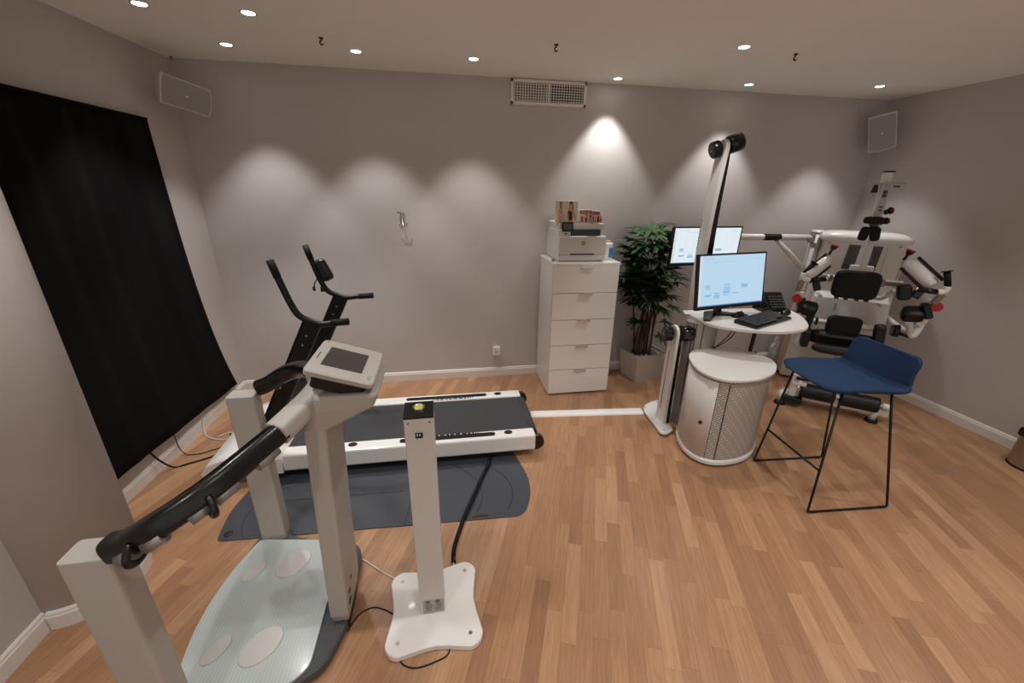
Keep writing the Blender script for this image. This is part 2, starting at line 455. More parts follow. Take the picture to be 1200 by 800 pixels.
for nm, a, b, ang in (('louvre_panel', x0+fr, xm-.008, 50), ('louvre_panel', xm+.008, x1-fr, 12)):
    mb = MB()
    for i in range(7):
        z = z0+fr+(z1-z0-2*fr)*(i+.5)/7; mb.box(((a+b)/2, y0-.013, z), (b-a, .008, .0045))
    for i in range(13):
        x = a+(b-a)*(i+.5)/13; mb.box((x, y0-.0075, (z0+z1)/2), (.0045, .011 if ang > 20 else .006, z1-z0-2*fr), 0, rot=(0, 0, R(ang)))
    mb.build(nm, 'white_trim', t)

# ------------------------------------------------------------------ wall hook and socket
t = thing('wall_hook', 'metal coat hook screwed to the back wall above the treadmill', 'hook', (-.315, YB, 1.46))
mb = MB(); mb.box((-.318, YB-.006, 1.475), (.034, .012, .075), .005); mb.build('back_plate', 'brushed_steel', t)
mb = MB(); mb.tube([(-.318, YB-.012, 1.455), (-.315, YB-.03, 1.43), (-.312, YB-.045, 1.41)], .004, 8, 3)
mb.tube([(-.345, YB-.05, 1.432), (-.335, YB-.052, 1.412), (-.312, YB-.05, 1.403), (-.288, YB-.052, 1.412), (-.278, YB-.05, 1.436)], .0045, 8, 4); mb.build('double_prong', 'brushed_steel', t)
mb = MB(); mb.tube([(-.318, YB-.012, 1.5), (-.33, YB-.03, 1.513), (-.345, YB-.045, 1.515)], .0045, 8, 3); mb.ball((-.346, YB-.046, 1.515), .008); mb.build('upper_prong', 'brushed_steel', t)
t = thing('wall_socket', 'white surface mounted wall socket low on the back wall behind the treadmill', 'socket', (.455, YB, .27))
mb = MB(); mb.box((.457, YB-.02, .265), (.07, .04, .085), .005); mb.build('housing', 'white_gloss', t)
mb = MB(); mb.cyl((.457, YB-.042, .262), (.457, YB-.0395, .262), .022, n=24); mb.build('plug_face', 'white_plastic', t)

# ------------------------------------------------------------------ curtain
def curtain():
    mb = MB(); nu, nv = 90, 26
    yl, g = 1.98, []
    for i in range(nv+1):
        v = i/nv; row = []
        yr = 3.165 + .015*v + .235*v**3.2
        zb = .20 - .0; zt = 2.075
        for j in range(nu+1):
            u = j/nu; y = yl+(yr-yl)*u
            zbot = .205 - .075*u
            z = zt + (zbot-zt)*v
            amp = .006*(1-v) + .003
            w = amp*(math.sin(u*17+.6*math.sin(v*3)) + .6*math.sin(u*31+1.3) + .35*math.sin(u*57+v*2))
            x = -1.765 - .0463*(3.4-y)*.6 + w + .012*math.sin(v*PI)*math.sin(u*9)
            row.append(mb._v((max(x, xl(y)+.012), y, z)))
        g.append(row)
    for i in range(nv):
        for j in range(nu): mb._f([g[i][j], g[i][j+1], g[i+1][j+1], g[i+1][j]], True)
    return mb
t = thing('curtain', 'black blackout curtain hanging over the left wall beside the rounded column', 'curtain', (-1.79, 2.6, 2.1))
curtain().build('drape', 'curtain_cloth', t, solid=.005)
mb = MB(); mb.box((-1.80, 2.575, 2.076), (.07, 1.17, .012), .003); mb.build('heading', 'curtain_cloth', t)

# ------------------------------------------------------------------ loudspeakers
def loudspeaker(label, c, yaw, tilt, roll, w, h, d, wall):
    rot = (Matrix.Rotation(yaw, 4, 'Z') @ Matrix.Rotation(tilt, 4, 'X') @ Matrix.Rotation(roll, 4, 'Y'))
    t = thing('loudspeaker', label, 'speaker', c, tuple(rot.to_euler()), 'white wall loudspeakers')
    arm = ROOT[t.name].inverted() @ V(wall)
    def bow(k, y):                                             # barrel-sided outline: short ends bow outwards
        o = []
        L, S = (w, h) if w > h else (h, w)
        for i in range(9): a = -1+2*i/8; o.append((L/2*k + .012*(1-a*a), a*S/2*k))
        for i in range(9): a = 1-2*i/8; o.append((-L/2*k - .004*(1-a*a), a*S/2*k))
        return [(p[0], y, p[1]) if w > h else (p[1], y, -p[0]) for p in o]
    mb = MB(); mb.loft([bow(.97, -d*.5), bow(1, -d*.46), bow(1, -d*.25), bow(.82, d*.35), bow(.7, d*.5)], smooth=False)
    mb.build('cabinet', 'white_plastic', t, local=True, bevel=.004)
    mb = MB(); mb.loft([bow(.93, -d*.5-.003), bow(.94, -d*.48)], smooth=False); mb.build('grille', 'grille_mesh', t, local=True)
    mb = MB(); mb.box((0, -d*.5-.004, -.005), (.014, .003, .009), .001); mb.build('badge', 'white_gloss', t, local=True)
    mb = MB(); mb.tube([(0, d*.45, 0), arm], .02, 12); mb.ball((0, d*.5, 0), .035); mb.build('bracket', 'white_plastic', t, local=True)
m = mat('grille_mesh', rgb(150, 147, 143), .6, bump=.6, bscale=900)
loudspeaker('wide white loudspeaker mounted across the left corner beside the curtain', (-1.615, 3.29, 2.235), R(53), R(8), R(10), .275, .165, .14, (xl(3.40)+.001, 3.40, 2.28))
loudspeaker('upright white loudspeaker in the right corner above the back machine', (3.81, 3.363, 2.22), R(-50), R(12), R(-13), .182, .276, .16, (XR-.001, 3.44, 2.27))

# ------------------------------------------------------------------ chest of drawers
t = thing('chest_of_drawers', 'tall white five-drawer chest standing against the back wall', 'cabinet', (1.13, 3.32, 0))
bx0, bx1, by0, by1, bh = .855, 1.405, 3.105, 3.55, 1.165
mb = MB(); mb.box(((bx0+bx1)/2, (by0+by1)/2+.01, (bh-.022)/2+.006), (bx1-bx0, by1-by0-.02, bh-.034), .002); mb.build('carcass', 'white_gloss', t)
mb = MB(); mb.box(((bx0+bx1)/2, (by0+by1)/2-.004, bh-.011), (bx1-bx0+.012, by1-by0+.012, .022), .003); mb.build('top', 'white_gloss', t)
mb = MB(); mb.box(((bx0+bx1)/2, (by0+by1)/2+.02, .006), (bx1-bx0-.02, by1-by0-.05, .012)); mb.build('plinth', 'dark_grey', t)
dh = (bh-.022-.012)/5
for i in range(5):
    z = .014+dh*i
    d = MB().box(((bx0+bx1)/2, by0+.0, z+dh/2), (bx1-bx0-.004, .02, dh-.005), .0015).build('drawer', 'white_gloss', t)
    mb = MB(); xc = (bx0+bx1)/2
    mb.box((xc, by0-.014, z+dh-.006), (.11, .03, .003), .001); mb.box((xc, by0-.028, z+dh-.011), (.11, .003, .012), .001)
    mb.build('pull_handle', 'chrome', d)

# ------------------------------------------------------------------ printer and things on it
PY = 3.16
t = thing('printer', 'white multifunction laser printer standing on the chest of drawers', 'printer', (1.10, 3.33, bh))
px0, px1 = .895, 1.292; z0 = bh
mb = MB(); mb.box(((px0+px1)/2, 3.345, z0+.104), (px1-px0, .37, .19), .008); mb.build('body', 'white_plastic', t)
mb = MB(); mb.box(((px0+px1)/2, 3.33, z0+.006), (px1-px0-.03, .34, .012)); mb.build('foot_base', 'grey_plastic', t)
mb = MB(); mb.box(((px0+px1)/2, 3.157, z0+.032), (px1-px0-.004, .012, .044), .003); mb.build('paper_tray', 'white_plastic', t)
mb = MB(); mb.box(((px0+px1)/2, 3.155, z0+.127), (px1-px0-.004, .014, .142), .006); fp = mb.build('front_panel', 'white_plastic', t)
mb = MB(); mb.box(((px0+px1)/2+.0, 3.148, z0+.060), (.20, .004, .009)); mb.build('tray_slot', 'black_plastic', t)
mb = MB(); cxp = (px0+px1)/2+.005
mb.lathe([(.0001, 0), (.0165, 0), (.0165, .0012), (.0001, .0012)], 28); 
for v in mb.bm.verts: v.co = V((cxp+v.co.x, 3.1475-v.co.z, z0+.145+v.co.y))
mb.mi = 1
text_into(mb, 'hp', Matrix.Translation(V((cxp, 3.1458, z0+.146))) @ Euler((PI/2, 0, 0)).to_matrix().to_4x4(), .024, 0, .25)
mb.build('round_logo', ['card_grey', 'white_gloss'], fp)
# output bay
mb = MB(); mb.box(((px0+px1)/2+.035, 3.35, z0+.222), (px1-px0-.16, .34, .046)); mb.build('output_bay', 'black_plastic', t)
mb = MB(); mb.box((px0+.05, 3.33, z0+.222), (.10, .34, .05), .004); mb.build('control_pillar', 'white_plastic', t)
mb = MB(); mb.box((px1-.025, 3.40, z0+.222), (.05, .24, .05), .004); mb.build('rear_pillar', 'white_plastic', t)
mb = MB(); mb.box(((px0+px1)/2-.004, 3.36, z0+.27), (px1-px0-.02, .34, .05), .008); mb.build('scanner_lid', 'white_plastic', t)
mb = MB(); mb.box((px0+.2, 3.27, z0+.297), (.12, .1, .004)); mb.build('glass_window', 'black_gloss', t) if False else mb.bm.free()
mb = MB(); mb.box((px0+.072, 3.168, z0+.268), (.092, .02, .074), .005, rot=(R(-15), 0, 0)); cp = mb.build('control_screen', 'black_gloss', t)
mb = MB(); mb.box((px0+.072, 3.1575, z0+.271), (.07, .002, .045), 0, rot=(R(-15), 0, 0)); mb.build('display', 'dark_grey', cp)
mb = MB(); mb.box((px0+.06, 3.159, z0+.218), (.016, .004, .012), .001); mb.build('usb_port', 'dark_grey', t)
topz = z0+.295

def printed_box(name, label, x0, x1, y, dep, h, z, cells, mats, rz=0.0, group=None, cat='box', cut=0):
    """carton with printed front; cells(mb,w,h) draws the print in front-plane coordinates (0..w, 0..h)"""
    w = x1-x0; xc = (x0+x1)/2
    t = thing(name, label, cat, (xc, y+dep/2, z), (0, 0, rz), group)
    mb = MB()
    poly = [(-w/2, 0), (w/2, 0), (w/2, h-cut), (w/2-cut, h), (-w/2, h)] if cut else [(-w/2, 0), (w/2, 0), (w/2, h), (-w/2, h)]
    mb.loft([[(p[0], -dep/2, p[1]) for p in poly], [(p[0], dep/2, p[1]) for p in poly]], smooth=False)
    mb.build('carton', mats[0], t, local=True, bevel=.0008)
    mb = MB(Matrix.Translation(V((-w/2, -dep/2-.0006, 0))) @ Matrix(((1, 0, 0, 0), (0, 0, -1, 0), (0, 1, 0, 0), (0, 0, 0, 1))))
    cells(mb, w, h); mb.build('printed_front', mats[1:], t, local=True)
    return t
def poly_(mb, mi, pts, w, h, lift=0):
    mb.mi = mi; mb._f([mb._v((x*w, y*h, lift)) for x, y in pts])
def figure(mb, x, w, h, s=1.0, b=0.0):
    """standing figure in a black suit printed on the carton: skin 0, black 1"""
    q = lambda pts: [(x+(a-.5)*s, b+c*(1-b)) for a, c in pts]
    poly_(mb, 0, q([(.42, .02), (.66, .02), (.70, .30), (.64, .50), (.66, .68), (.52, .72), (.40, .70), (.38, .5), (.36, .3)]), w, h, .0002)
    poly_(mb, 0, q([(.66, .68), (.76, .5), (.92, .26), (.88, .18), (.78, .3), (.68, .45)]), w, h, .0003)
    poly_(mb, 0, q([(.40, .68), (.30, .5), (.26, .2), (.31, .18), (.37, .45), (.42, .6)]), w, h, .0003)
    poly_(mb, 1, q([(.42, .16), (.55, .12), (.68, .18), (.62, .42), (.62, .56), (.50, .52), (.38, .58), (.37, .45), (.42, .36)]), w, h, .0005)
    poly_(mb, 0, q([(.44, .68), (.56, .68), (.60, .80), (.56, .92), (.46, .92), (.42, .80)]), w, h, .0006)
    poly_(mb, 1, q([(.40, .80), (.44, .95), (.54, .99), (.63, .94), (.68, .80), (.70, .62), (.65, .60), (.63, .78), (.57, .88), (.48, .88)]), w, h, .0007)
def big_front(mb, w, h):
    mb.mi = 2; M = Matrix.Translation(V((w*.20, h*.27, .0006))) @ Matrix.Rotation(PI/2, 4, 'Z')
    text_into(mb, 'ROCK', M, h*.20, .0006)
    mb.mi = 1; M = Matrix.Translation(V((w*.20, h*.73, .0006))) @ Matrix.Rotation(PI/2, 4, 'Z')
    text_into(mb, 'TAPE', M, h*.20, .0006)
    mb.mi = 1; M = Matrix.Translation(V((w*.34, h*.28, .0006))) @ Matrix.Rotation(PI/2, 4, 'Z')
    text_into(mb, 'KINESIOLOGY', M, h*.06, 0)
    figure(mb, .64, w, h, .72, 0)
printed_box('tape_carton', 'largest upright tape carton with woman in black printed, on printer at left', .882, 1.052, 3.20, .055, .165, topz, big_front, ['print_cream', 'print_skin', 'print_black', 'print_red'], 0, 'kinesiology tape cartons on the printer', cut=.018)
def mid_front(mb, w, h):
    poly_(mb, 2, [(0, .72), (1, .72), (1, .98), (0, .98)], w, h, .0001)
    poly_(mb, 1, [(0.02, .98), (.35, 1.0), (.6, 1.0), (.98, .98), (.98, .93), (.02, .93)], w, h, .0003)
    mb.mi = 3; text_into(mb, 'ROCKTAPE', Matrix.Translation(V((w*.5, h*.83, .0006))), h*.15, .0003)
    poly_(mb, 2, [(.12, .1), (.3, .1), (.3, .5), (.12, .5)], w, h, .0001)
    figure(mb, .55, w, h*.72, .5, 0)
    poly_(mb, 0, [(.78, .12), (.97, .12), (.97, .55), (.78, .55)], w, h, .0001)
    poly_(mb, 1, [(.8, .5), (.94, .5), (.94, .6), (.8, .6)], w, h, .0003)
printed_box('tape_carton', 'middle tape carton with red top band standing on the printer', 1.075, 1.175, 3.215, .06, .098, topz, mid_front, ['print_cream', 'print_skin', 'print_black', 'print_red', 'print_cream'], 0, 'kinesiology tape cartons on the printer')
def small_front(mb, w, h):
    poly_(mb, 3, [(0, .86), (1, .86), (1, 1), (0, 1)], w, h, .0001)
    poly_(mb, 2, [(0, .68), (1, .68), (1, .86), (0, .86)], w, h, .0001)
    poly_(mb, 0, [(.2, .05), (.55, .05), (.5, .55), (.3, .6)], w, h, .0001)
    poly_(mb, 1, [(.05, .1), (.2, .1), (.2, .6), (.05, .55)], w, h, .0001)
    poly_(mb, 1, [(.62, .1), (.95, .08), (.9, .6), (.7, .6)], w, h, .0003)
    poly_(mb, 2, [(.34, .1), (.5, .1), (.46, .3), (.36, .3)], w, h, .0004)
printed_box('tape_carton', 'small tape carton with blue and red stripe near the printer lid edge', 1.172, 1.232, 3.19, .04, .092, topz, small_front, ['print_cream', 'print_skin', 'print_black', 'print_red', 'print_blue'], 0, 'kinesiology tape cartons on the printer')
def tiny_front(mb, w, h):
    poly_(mb, 2, [(.1, .1), (.9, .1), (.9, .5), (.1, .5)], w, h, .0001)
    poly_(mb, 0, [(.2, .55), (.8, .55), (.8, .7), (.2, .7)], w, h, .0001)
printed_box('tape_carton', 'narrow cream tape carton behind the blue striped one, rightmost on the printer', 1.236, 1.272, 3.235, .04, .07, topz, tiny_front, ['print_cream', 'print_skin', 'print_black', 'print_red'], 0, 'kinesiology tape cartons on the printer')

t = thing('spray_bottle', 'white bottle with a blue label on the chest beside the printer', 'bottle', (1.345, 3.24, bh))
mb = MB(); mb.M = Matrix.Translation(V((1.345, 3.24, bh)))
mb.loft([[(p[0]*k, p[1]*k, z) for p in rrect(.075, .06, .02)] for z, k in ((0, .92), (.006, 1), (.12, 1), (.138, .9), (.142, .6))]); mb.build('bottle_body', 'white_gloss', t)
mb = MB(); mb.box((1.363, 3.2085, bh+.062), (.036, .002, .08)); mb.build('blue_label', 'print_blue', t)
mb = MB(); mb.M = Matrix.Translation(V((1.345, 3.24, bh+.1425))); mb.lathe([(.018, 0), (.018, .012), (.012, .014)], 20); mb.build('cap', 'white_plastic', t)
mb = MB(); mb.box((.872, 3.2, bh+.006), (.02, .03, .012), .003); tag(mb.build('cable_clip', 'black_plastic', origin=(.872, 3.2, bh)), 'small black clip on the chest top at the left of the printer', 'clip')

# ------------------------------------------------------------------ plant
def palm():
    PX, PYc = 1.865, 3.37
    t = thing('potted_palm', 'leafy green lady palm in a white square pot beside the chest', 'plant', (PX, PYc, 0))
    a = R(10); ca, sa = math.cos(a), math.sin(a)
    def sq(k, z, r=.012): return [(PX+(p[0]*ca-p[1]*sa), PYc+(p[0]*sa+p[1]*ca), z) for p in rrect(k, k*.86, r, 3)]
    mb = MB(); mb.loft([sq(.29, 0), sq(.292, .01), sq(.35, .262), sq(.352, .27), sq(.33, .27), sq(.325, .24)], smooth=False); mb.build('pot', 'pot_white', t)
    mb = MB(); mb.loft([sq(.318, .235), sq(.322, .246)], smooth=False)
    for k in range(90):
        x = random.uniform(-.14, .14); y = random.uniform(-.12, .12)
        mb.ball((PX+x*ca-y*sa, PYc+x*sa+y*ca, .247), random.uniform(.006, .012), (1, 1, .7), 6)
    mb.build('gravel', 'gravel', t, kind='stuff') if False else mb.build('gravel', 'gravel', t)
    tips = []
    for k in range(15):
        b = V((PX-.05+random.uniform(-.07, .09), PYc-.02+random.uniform(-.06, .06), .24))
        hgt = random.uniform(.45, 1.05); lean = V((random.uniform(-.16, .16), random.uniform(-.10, .08), 0))
        pts = [b, b+lean*.3+V((0, 0, hgt*.4)), b+lean*.7+V((0, 0, hgt*.75)), b+lean+V((0, 0, hgt))]
        mb = MB(); mb.tube(pts, [.010, .006], 7, 3); mb.build('stem', 'stem_brown', t)
        tips.append(pts)
    def fan(mb, base, dirv, size, nl):
        d = dirv.normalized(); side = d.cross(V((0, 0, 1)))
        if side.length < .1: side = V((1, 0, 0))
        side.normalize(); up = side.cross(d).normalized()
        for i in range(nl):
            ang = R(-105 + 210*i/(nl-1) + random.uniform(-6, 6))
            ld = (d*math.cos(ang) + side*math.sin(ang)*.95 + up*.12).normalized()
            L = size*(1-.28*abs(ang)/R(105))*random.uniform(.85, 1.1)
            w = .017*random.uniform(.85, 1.25)*(size/.17)
            wd = ld.cross(up); wd.normalize()
            prev = None; droop = random.uniform(.12, .38)
            for j in range(6):
                f = j/5
                p = base + ld*(L*f) + V((0, 0, -droop*L*f*f))
                ww = w*(.35+1.9*f if f < .3 else 1.0 if f < .65 else max(.05, (1-f)/.35*1.0))
                p.y = min(p.y, YB-.03)
                if p.z > 1.04 and p.y < 3.28 and p.x > 1.86: p.x = 1.86-(p.x-1.86)*.3   # kept clear of the screen beside it
                p.x = max(p.x, 1.425 if p.y < 3.56 and p.z < 1.17 else 1.39)
                fold = up*(-.15*ww)
                row = (mb._v(p-wd*ww+fold*-1), mb._v(p), mb._v(p+wd*ww+fold*-1))
                if prev:
                    for q in (0, 1): mb._f([prev[q], prev[q+1], row[q+1], row[q]], True)
                prev = row
    n = 0
    FB = MB()
    def leaf(base, stem_from, d, size, nl, light):
        mb = FB; mb.mi = 0; b = V(base)
        mb.tube([stem_from, (V(stem_from)+b)/2+V((0, 0, .015)), b], .0025, 5, 2)
        mb.mi = 1 if light else 0; fan(mb, b, d, size, nl)
    for k in range(135):
        z = 1.42 - .66*(k/135)**.9 + random.uniform(-.05, .05)
        th = random.uniform(0, 2*PI); 
        rad = (.11+.11*math.sin(PI*min(1, max(0, (1.5-z)/.72))))*random.uniform(.35, 1.1)
        c = V((1.80, 3.36, z))
        b = c + V((math.cos(th)*rad*1.2, math.sin(th)*rad*.75, 0))
        src = c + V((math.cos(th)*rad*.2, math.sin(th)*rad*.15, -.08))
        d = V((math.cos(th), math.sin(th)*.8-.25, random.uniform(-.25, .55)))
        leaf(b, src, d, random.uniform(.14, .19), random.choice((7, 8, 9)), random.random() < .35)
    for (x, y, z, dx, dz) in [(1.73, 3.3, .60, -1, -.3), (1.98, 3.3, .58, 1, -.4), (1.93, 3.26, .46, .8, -.7), (1.99, 3.3, .82, 1, -.1), (1.70, 3.3, .76, -1, -.1),
                              (2.03, 3.28, .95, 1, -.2), (2.06, 3.3, .98, 1, .1), (1.9, 3.25, .72, .5, -.3), (1.78, 3.26, .82, -.4, -.3), (2.0, 3.26, .74, .9, -.4), (1.62, 3.3, .9, -1, .0)]:
        leaf((x, y, z), (1.83+(x-1.83)*.3, 3.36, z-.06), V((dx, -.6, dz)), .15, 8, False)
    FB.build('foliage', ['leaf_green', 'leaf_light'], t)
palm()

# ------------------------------------------------------------------ treadmill
t = thing('treadmill', 'low white treadmill with black belt and two slanted black uprights', 'treadmill', (-.4, 2.59, 0))
TY0, TY1, TZ = 2.255, 2.92, .17
for ya, yb in ((TY0, TY0+.10), (TY1-.10, TY1)):
    mb = MB(); mb.box((-.37, (ya+yb)/2, (.055+TZ)/2), (1.86, yb-ya, TZ-.055), .012); sr = mb.build('side_rail', 'white_gloss', t)
    yc = (ya+yb)/2 + (.01 if ya == TY0 else .0)
    mb = MB()
    mb.prism([(a-.02, b+yc-.005) for a, b in rrect(.62, .042, .02)], TZ-.001, TZ+.003); mb.build('grip_strip', 'black_rubber', sr)
    for xx in (.38, -.62):
        mb = MB(); mb.prism([(xx+.028*math.cos(2*PI*k/20), yc+.021*math.sin(2*PI*k/20)) for k in range(20)], TZ-.001, TZ+.003); mb.build('rail_cap', 'black_rubber', sr)
    mb = MB(); yy = yb-.014 if ya == TY0 else ya+.013
    xx = -.13
    for w_, g_ in ((.006, .008), (.006, .008), (.02, .008), (.03, .01), (.02, .008), (.025, .01), (.03, .012), (.03, .008), (.02, .01), (.012, .008), (.006, .01), (.006, .01)):
        mb.box((xx+w_/2, yy, TZ+.0005), (w_, .012, .0016)); xx += w_+g_
    mb.build('printed_scale', 'print_black', sr)
mb = MB(); mb.box((-.37, (TY0+TY1)/2, TZ-.018), (1.86, TY1-TY0-.20, .012)); mb.cyl((.55, TY0+.105, TZ-.05), (.55, TY1-.105, TZ-.05), .042, n=24); mb.build('running_belt', 'belt_rubber', t)
mb = MB(); mb.box((-.4, (TY0+TY1)/2, .085), (1.7, TY1-TY0-.22, .07)); mb.build('underframe', 'black_metal', t)
for ya in (TY0+.004, TY1-.05):
    mb = MB(); mb.cyl((.565, ya, .105), (.565, ya+.046, .105), .055, n=24, bev=.006); ec = mb.build('end_roller_cap', 'black_plastic', t)
    mb = MB()
    for k in range(3): mb.box((.575+.012*k, ya+.023, .152-.012*k), (.008, .03, .012), 0, rot=(0, R(35), 0))
    mb.build('warning_stripes', 'yellow_mark', ec)
mb = MB()
prof = [(-1.46, .07), (-1.47, .11), (-1.43, .16), (-1.34, .20), (-1.22, .212), (-1.10, .195), (-1.02, .172), (-1.02, .06), (-1.44, .05)]
mb.loft([[(x, TY0-.02+dy, .05+(z-.05)*k) for x, z in prof] for dy, k in ((0, .86), (.03, .97), (.08, 1), (.33, 1.03), (.62, 1), (.68, .97), (.705, .86))]); mb.build('motor_hood', 'white_gloss', t, bevel=.0)
for xx, yy in ((.35, TY0+.12), (.35, TY1-.12), (-1.2, TY0+.12), (-1.2, TY1-.12)):
    mb = MB(); mb.cyl((xx, yy, .0055 if yy < 2.5 else 0), (xx, yy, .07), .03, n=18); mb.build('foot', 'black_rubber', t)
for yy in (TY0+.035, TY1-.035):
    mb = MB(); du = 0 if yy < 2.5 else .025
    mb.tube([(-1.20+du, yy, .10), (-.73+du, yy, 1.0)], .02, sq=(.045, .096), up=(1, 0, -.5)); up = mb.build('upright', 'black_metal', t)
    mb = MB(); 
    for f in (.86, .92):
        p = V((-1.20+du, yy, .10)).lerp(V((-.73+du, yy, 1.0)), f); mb.cyl(p+V((0, -.024, 0)), p+V((0, -.0215, 0)), .006, n=10)
    mb.build('bolt', 'brushed_steel', up)
    mb = MB(); o = yy
    e_ = .045 if yy < 2.5 else 0
    mb.tube([(-.885, o, 1.33), (-.855, o, 1.21), (-.82, o, 1.09), (-.79, o, 1.035), (-.74, o, 1.005), (-.68, o, .985), (-.60-e_/2, o, .99), (-.50-e_, o, .995)], .0175, 14, 3); hb = mb.build('handlebar', 'black_metal', t)
    mb = MB(); mb.tube([(-.889, o, 1.343), (-.866, o, 1.25)], .0195, 14); mb.build('grip_sleeve', 'black_rubber', hb)
    mb = MB(); mb.tube([(-.59-e_, o, .9905), (-.495-e_, o, .9955)], .0195, 14); mb.build('grip_sleeve', 'black_rubber', hb)
mb = MB(); yy = TY1-.035; q = (0, R(-22), 0)
mb.box((-.79, yy-.03, 1.182), (.085, .055, .15), .026, rot=q, seg=3); rm = mb.build('remote_control', 'black_plastic', t)
mb = MB(); mb.tube([(-.83, yy-.05, 1.13), (-.85, yy-.06, 1.10), (-.855, yy-.06, 1.075)], .004, 8, 2); mb.tube([(-.80, yy-.055, 1.12), (-.805, yy-.06, 1.08)], .005, 8, 2)
mb.box((-.857, yy-.06, 1.065), (.018, .012, .03), .004); mb.box((-.806, yy-.06, 1.06), (.022, .014, .035), .005); mb.build('safety_clip', 'black_plastic', rm)

# ------------------------------------------------------------------ floor mat
mo = rpoly([(-1.205, 1.795), (.385, 1.735), (.455, 1.90), (.47, 2.05), (.44, 2.22), (.40, 2.40), (.30, 2.52), (-.95, 2.55), (-1.10, 2.45), (-1.17, 2.30), (-1.235, 2.02)], [.03, .07, .2, .2, .2, .2, .1, .1, .2, .2, .2], 5)
t = thing('floor_mat', 'dark blue-grey floor mat with rounded ends under the treadmill front edge', 'mat', (-.4, 2.1, 0))
mb = MB(); mb.prism(mo, 0, .005, .001); mb.build('mat_sheet', 'mat_vinyl', t)
mb = MB()
for dx, x0 in ((1, -1.08), (-1, .30), (-1, .12)):
    pts = []
    for k in range(13):
        a = k/12; y = 1.80+.44*a; pts.append((x0 + dx*(.10*(a-.35)**2*4 - .05), y, .0052))
    mb.tube(pts, .0016, 4, 1)
mb.tube([(-.27, 1.765, .0052), (-.20, 2.25, .0052)], .0014, 4); mb.tube([(-.95, 2.05, .0052), (-.30, 2.03, .0052)], .0012, 4)
mb.build('crease_lines', 'black_rubber', t)
mb = MB(); mb.lathe([(.010, 0), (.02, .001), (.02, .0022), (.011, .0026)], 24, (-1.165, 1.835, .005)); mb.build('eyelet', 'copper_dark', t)
mb = MB(); mb.box((.14, 1.768, .0055), (.09, .018, .0012)); mb.build('edge_tag', 'copper_dark', t)

# ------------------------------------------------------------------ sensor stand
t = thing('sensor_stand', 'white square post on a waisted white foot plate with black cap', 'stand', (-.11, 1.27, 0))
c = V((-.105, 1.265)); cor = [V((-.275, 1.095)), V((.075, 1.095)), V((.065, 1.45)), V((-.28, 1.43))]
pts = []
for i in range(4):
    a, b = cor[i], cor[(i+1) % 4]; m = (a+b)/2; ins = (c-m).normalized()*.020
    da = (a-c).normalized(); e0 = (cor[i-1]-a).normalized(); e1 = (b-a).normalized()
    for k in range(-4, 5):
        ang = math.atan2(da.y, da.x)+R(11*k); o = a - da*.055; pts.append(V((o.x+.057*math.cos(ang), o.y+.057*math.sin(ang))))
    for f, q_ in ((.36, -.0015), (.5, .004), (.64, -.0015)): pts.append(a.lerp(b, f)+ins.normalized()*q_)
mb = MB(); mb.prism([(p.x, p.y) for p in pts], 0.0, .03, .004); mb.build('foot_plate', 'white_gloss', t)
for p in cor:
    q = p-(p-c).normalized()*.045
    mb = MB(); mb.cyl((q.x, q.y, .0295), (q.x, q.y, .0325), .0075, n=14); mb.build('screw', 'brushed_steel', t)
Tp = Matrix.Translation(V((-.1085, 1.283, 0))) @ Matrix.Rotation(R(1.0), 4, 'Z')
mb = MB(Tp); mb.box((0, 0, .50), (.101, .102, .94), .004); pst = mb.build('post', 'white_plastic', t)
mb = MB(Tp); mb.box((0, 0, .976), (.102, .103, .012), .002); cap = mb.build('cap', 'black_plastic', t)
mb = MB(Tp); mb.lathe([(.022, 0), (.022, .005), (.017, .006), (.0165, .003)], 28, (0, 0.005, .982)); lv = mb.build('spirit_level', 'brushed_steel', cap)
mb = MB(Tp); mb.lathe([(.0001, 0), (.0165, 0), (.0165, .004), (.012, .006), (.0001, .0065)], 24, (0, .005, .982)); mb.build('level_vial', 'level_green', cap)
mb = MB(Tp); mb.box((-.002, -.0515, .905), (.026, .003, .022), .001); ds = mb.build('small_display', 'black_gloss', pst)
mb = MB(Tp); 
for dx in (-.006, .003): 
    mb.box((-.002+dx, -.0535, .908), (.005, .001, .008))
mb.build('display_digits', 'lcd_teal', pst)
mb = MB(Tp); mb.cyl((-.036, -.0525, .955), (-.036, -.0505, .955), .0028, n=10); mb.cyl((.036, -.0525, .955), (.036, -.0505, .955), .0028, n=10); mb.build('pin', 'black_plastic', pst)
mb = MB(Tp); mb.box((0.004, -.0515, .071), (.086, .001, .074)); stk = mb.build('rating_label', 'warm_grey', pst)
mb = MB(Tp)
for zz, segs in ((.081, [(-.034, .03), (.008, .032)]), (.073, [(-.034, .034), (.012, .02)]), (.065, [(-.034, .028), (.006, .03)]), (.057, [(-.03, .02), (.002, .026)]), (.049, [(-.034, .024), (.01, .018)])):
    for x_, w_ in segs: mb.box((x_+w_/2+.004, -.0523, zz), (w_, .0006, .003))
for x_ in (-.018, .022):
    mb.lathe([(.005, 0), (.0095, 0), (.0095, .0006), (.005, .0006)], 16)
    vs = list(mb.bm.verts)[-64:]
    for v in vs:
        q = Tp.inverted() @ v.co; v.co = Tp @ V((x_+q.x, -.0525-q.z, .097+q.y))
mb.build('label_print', 'print_grey', stk)

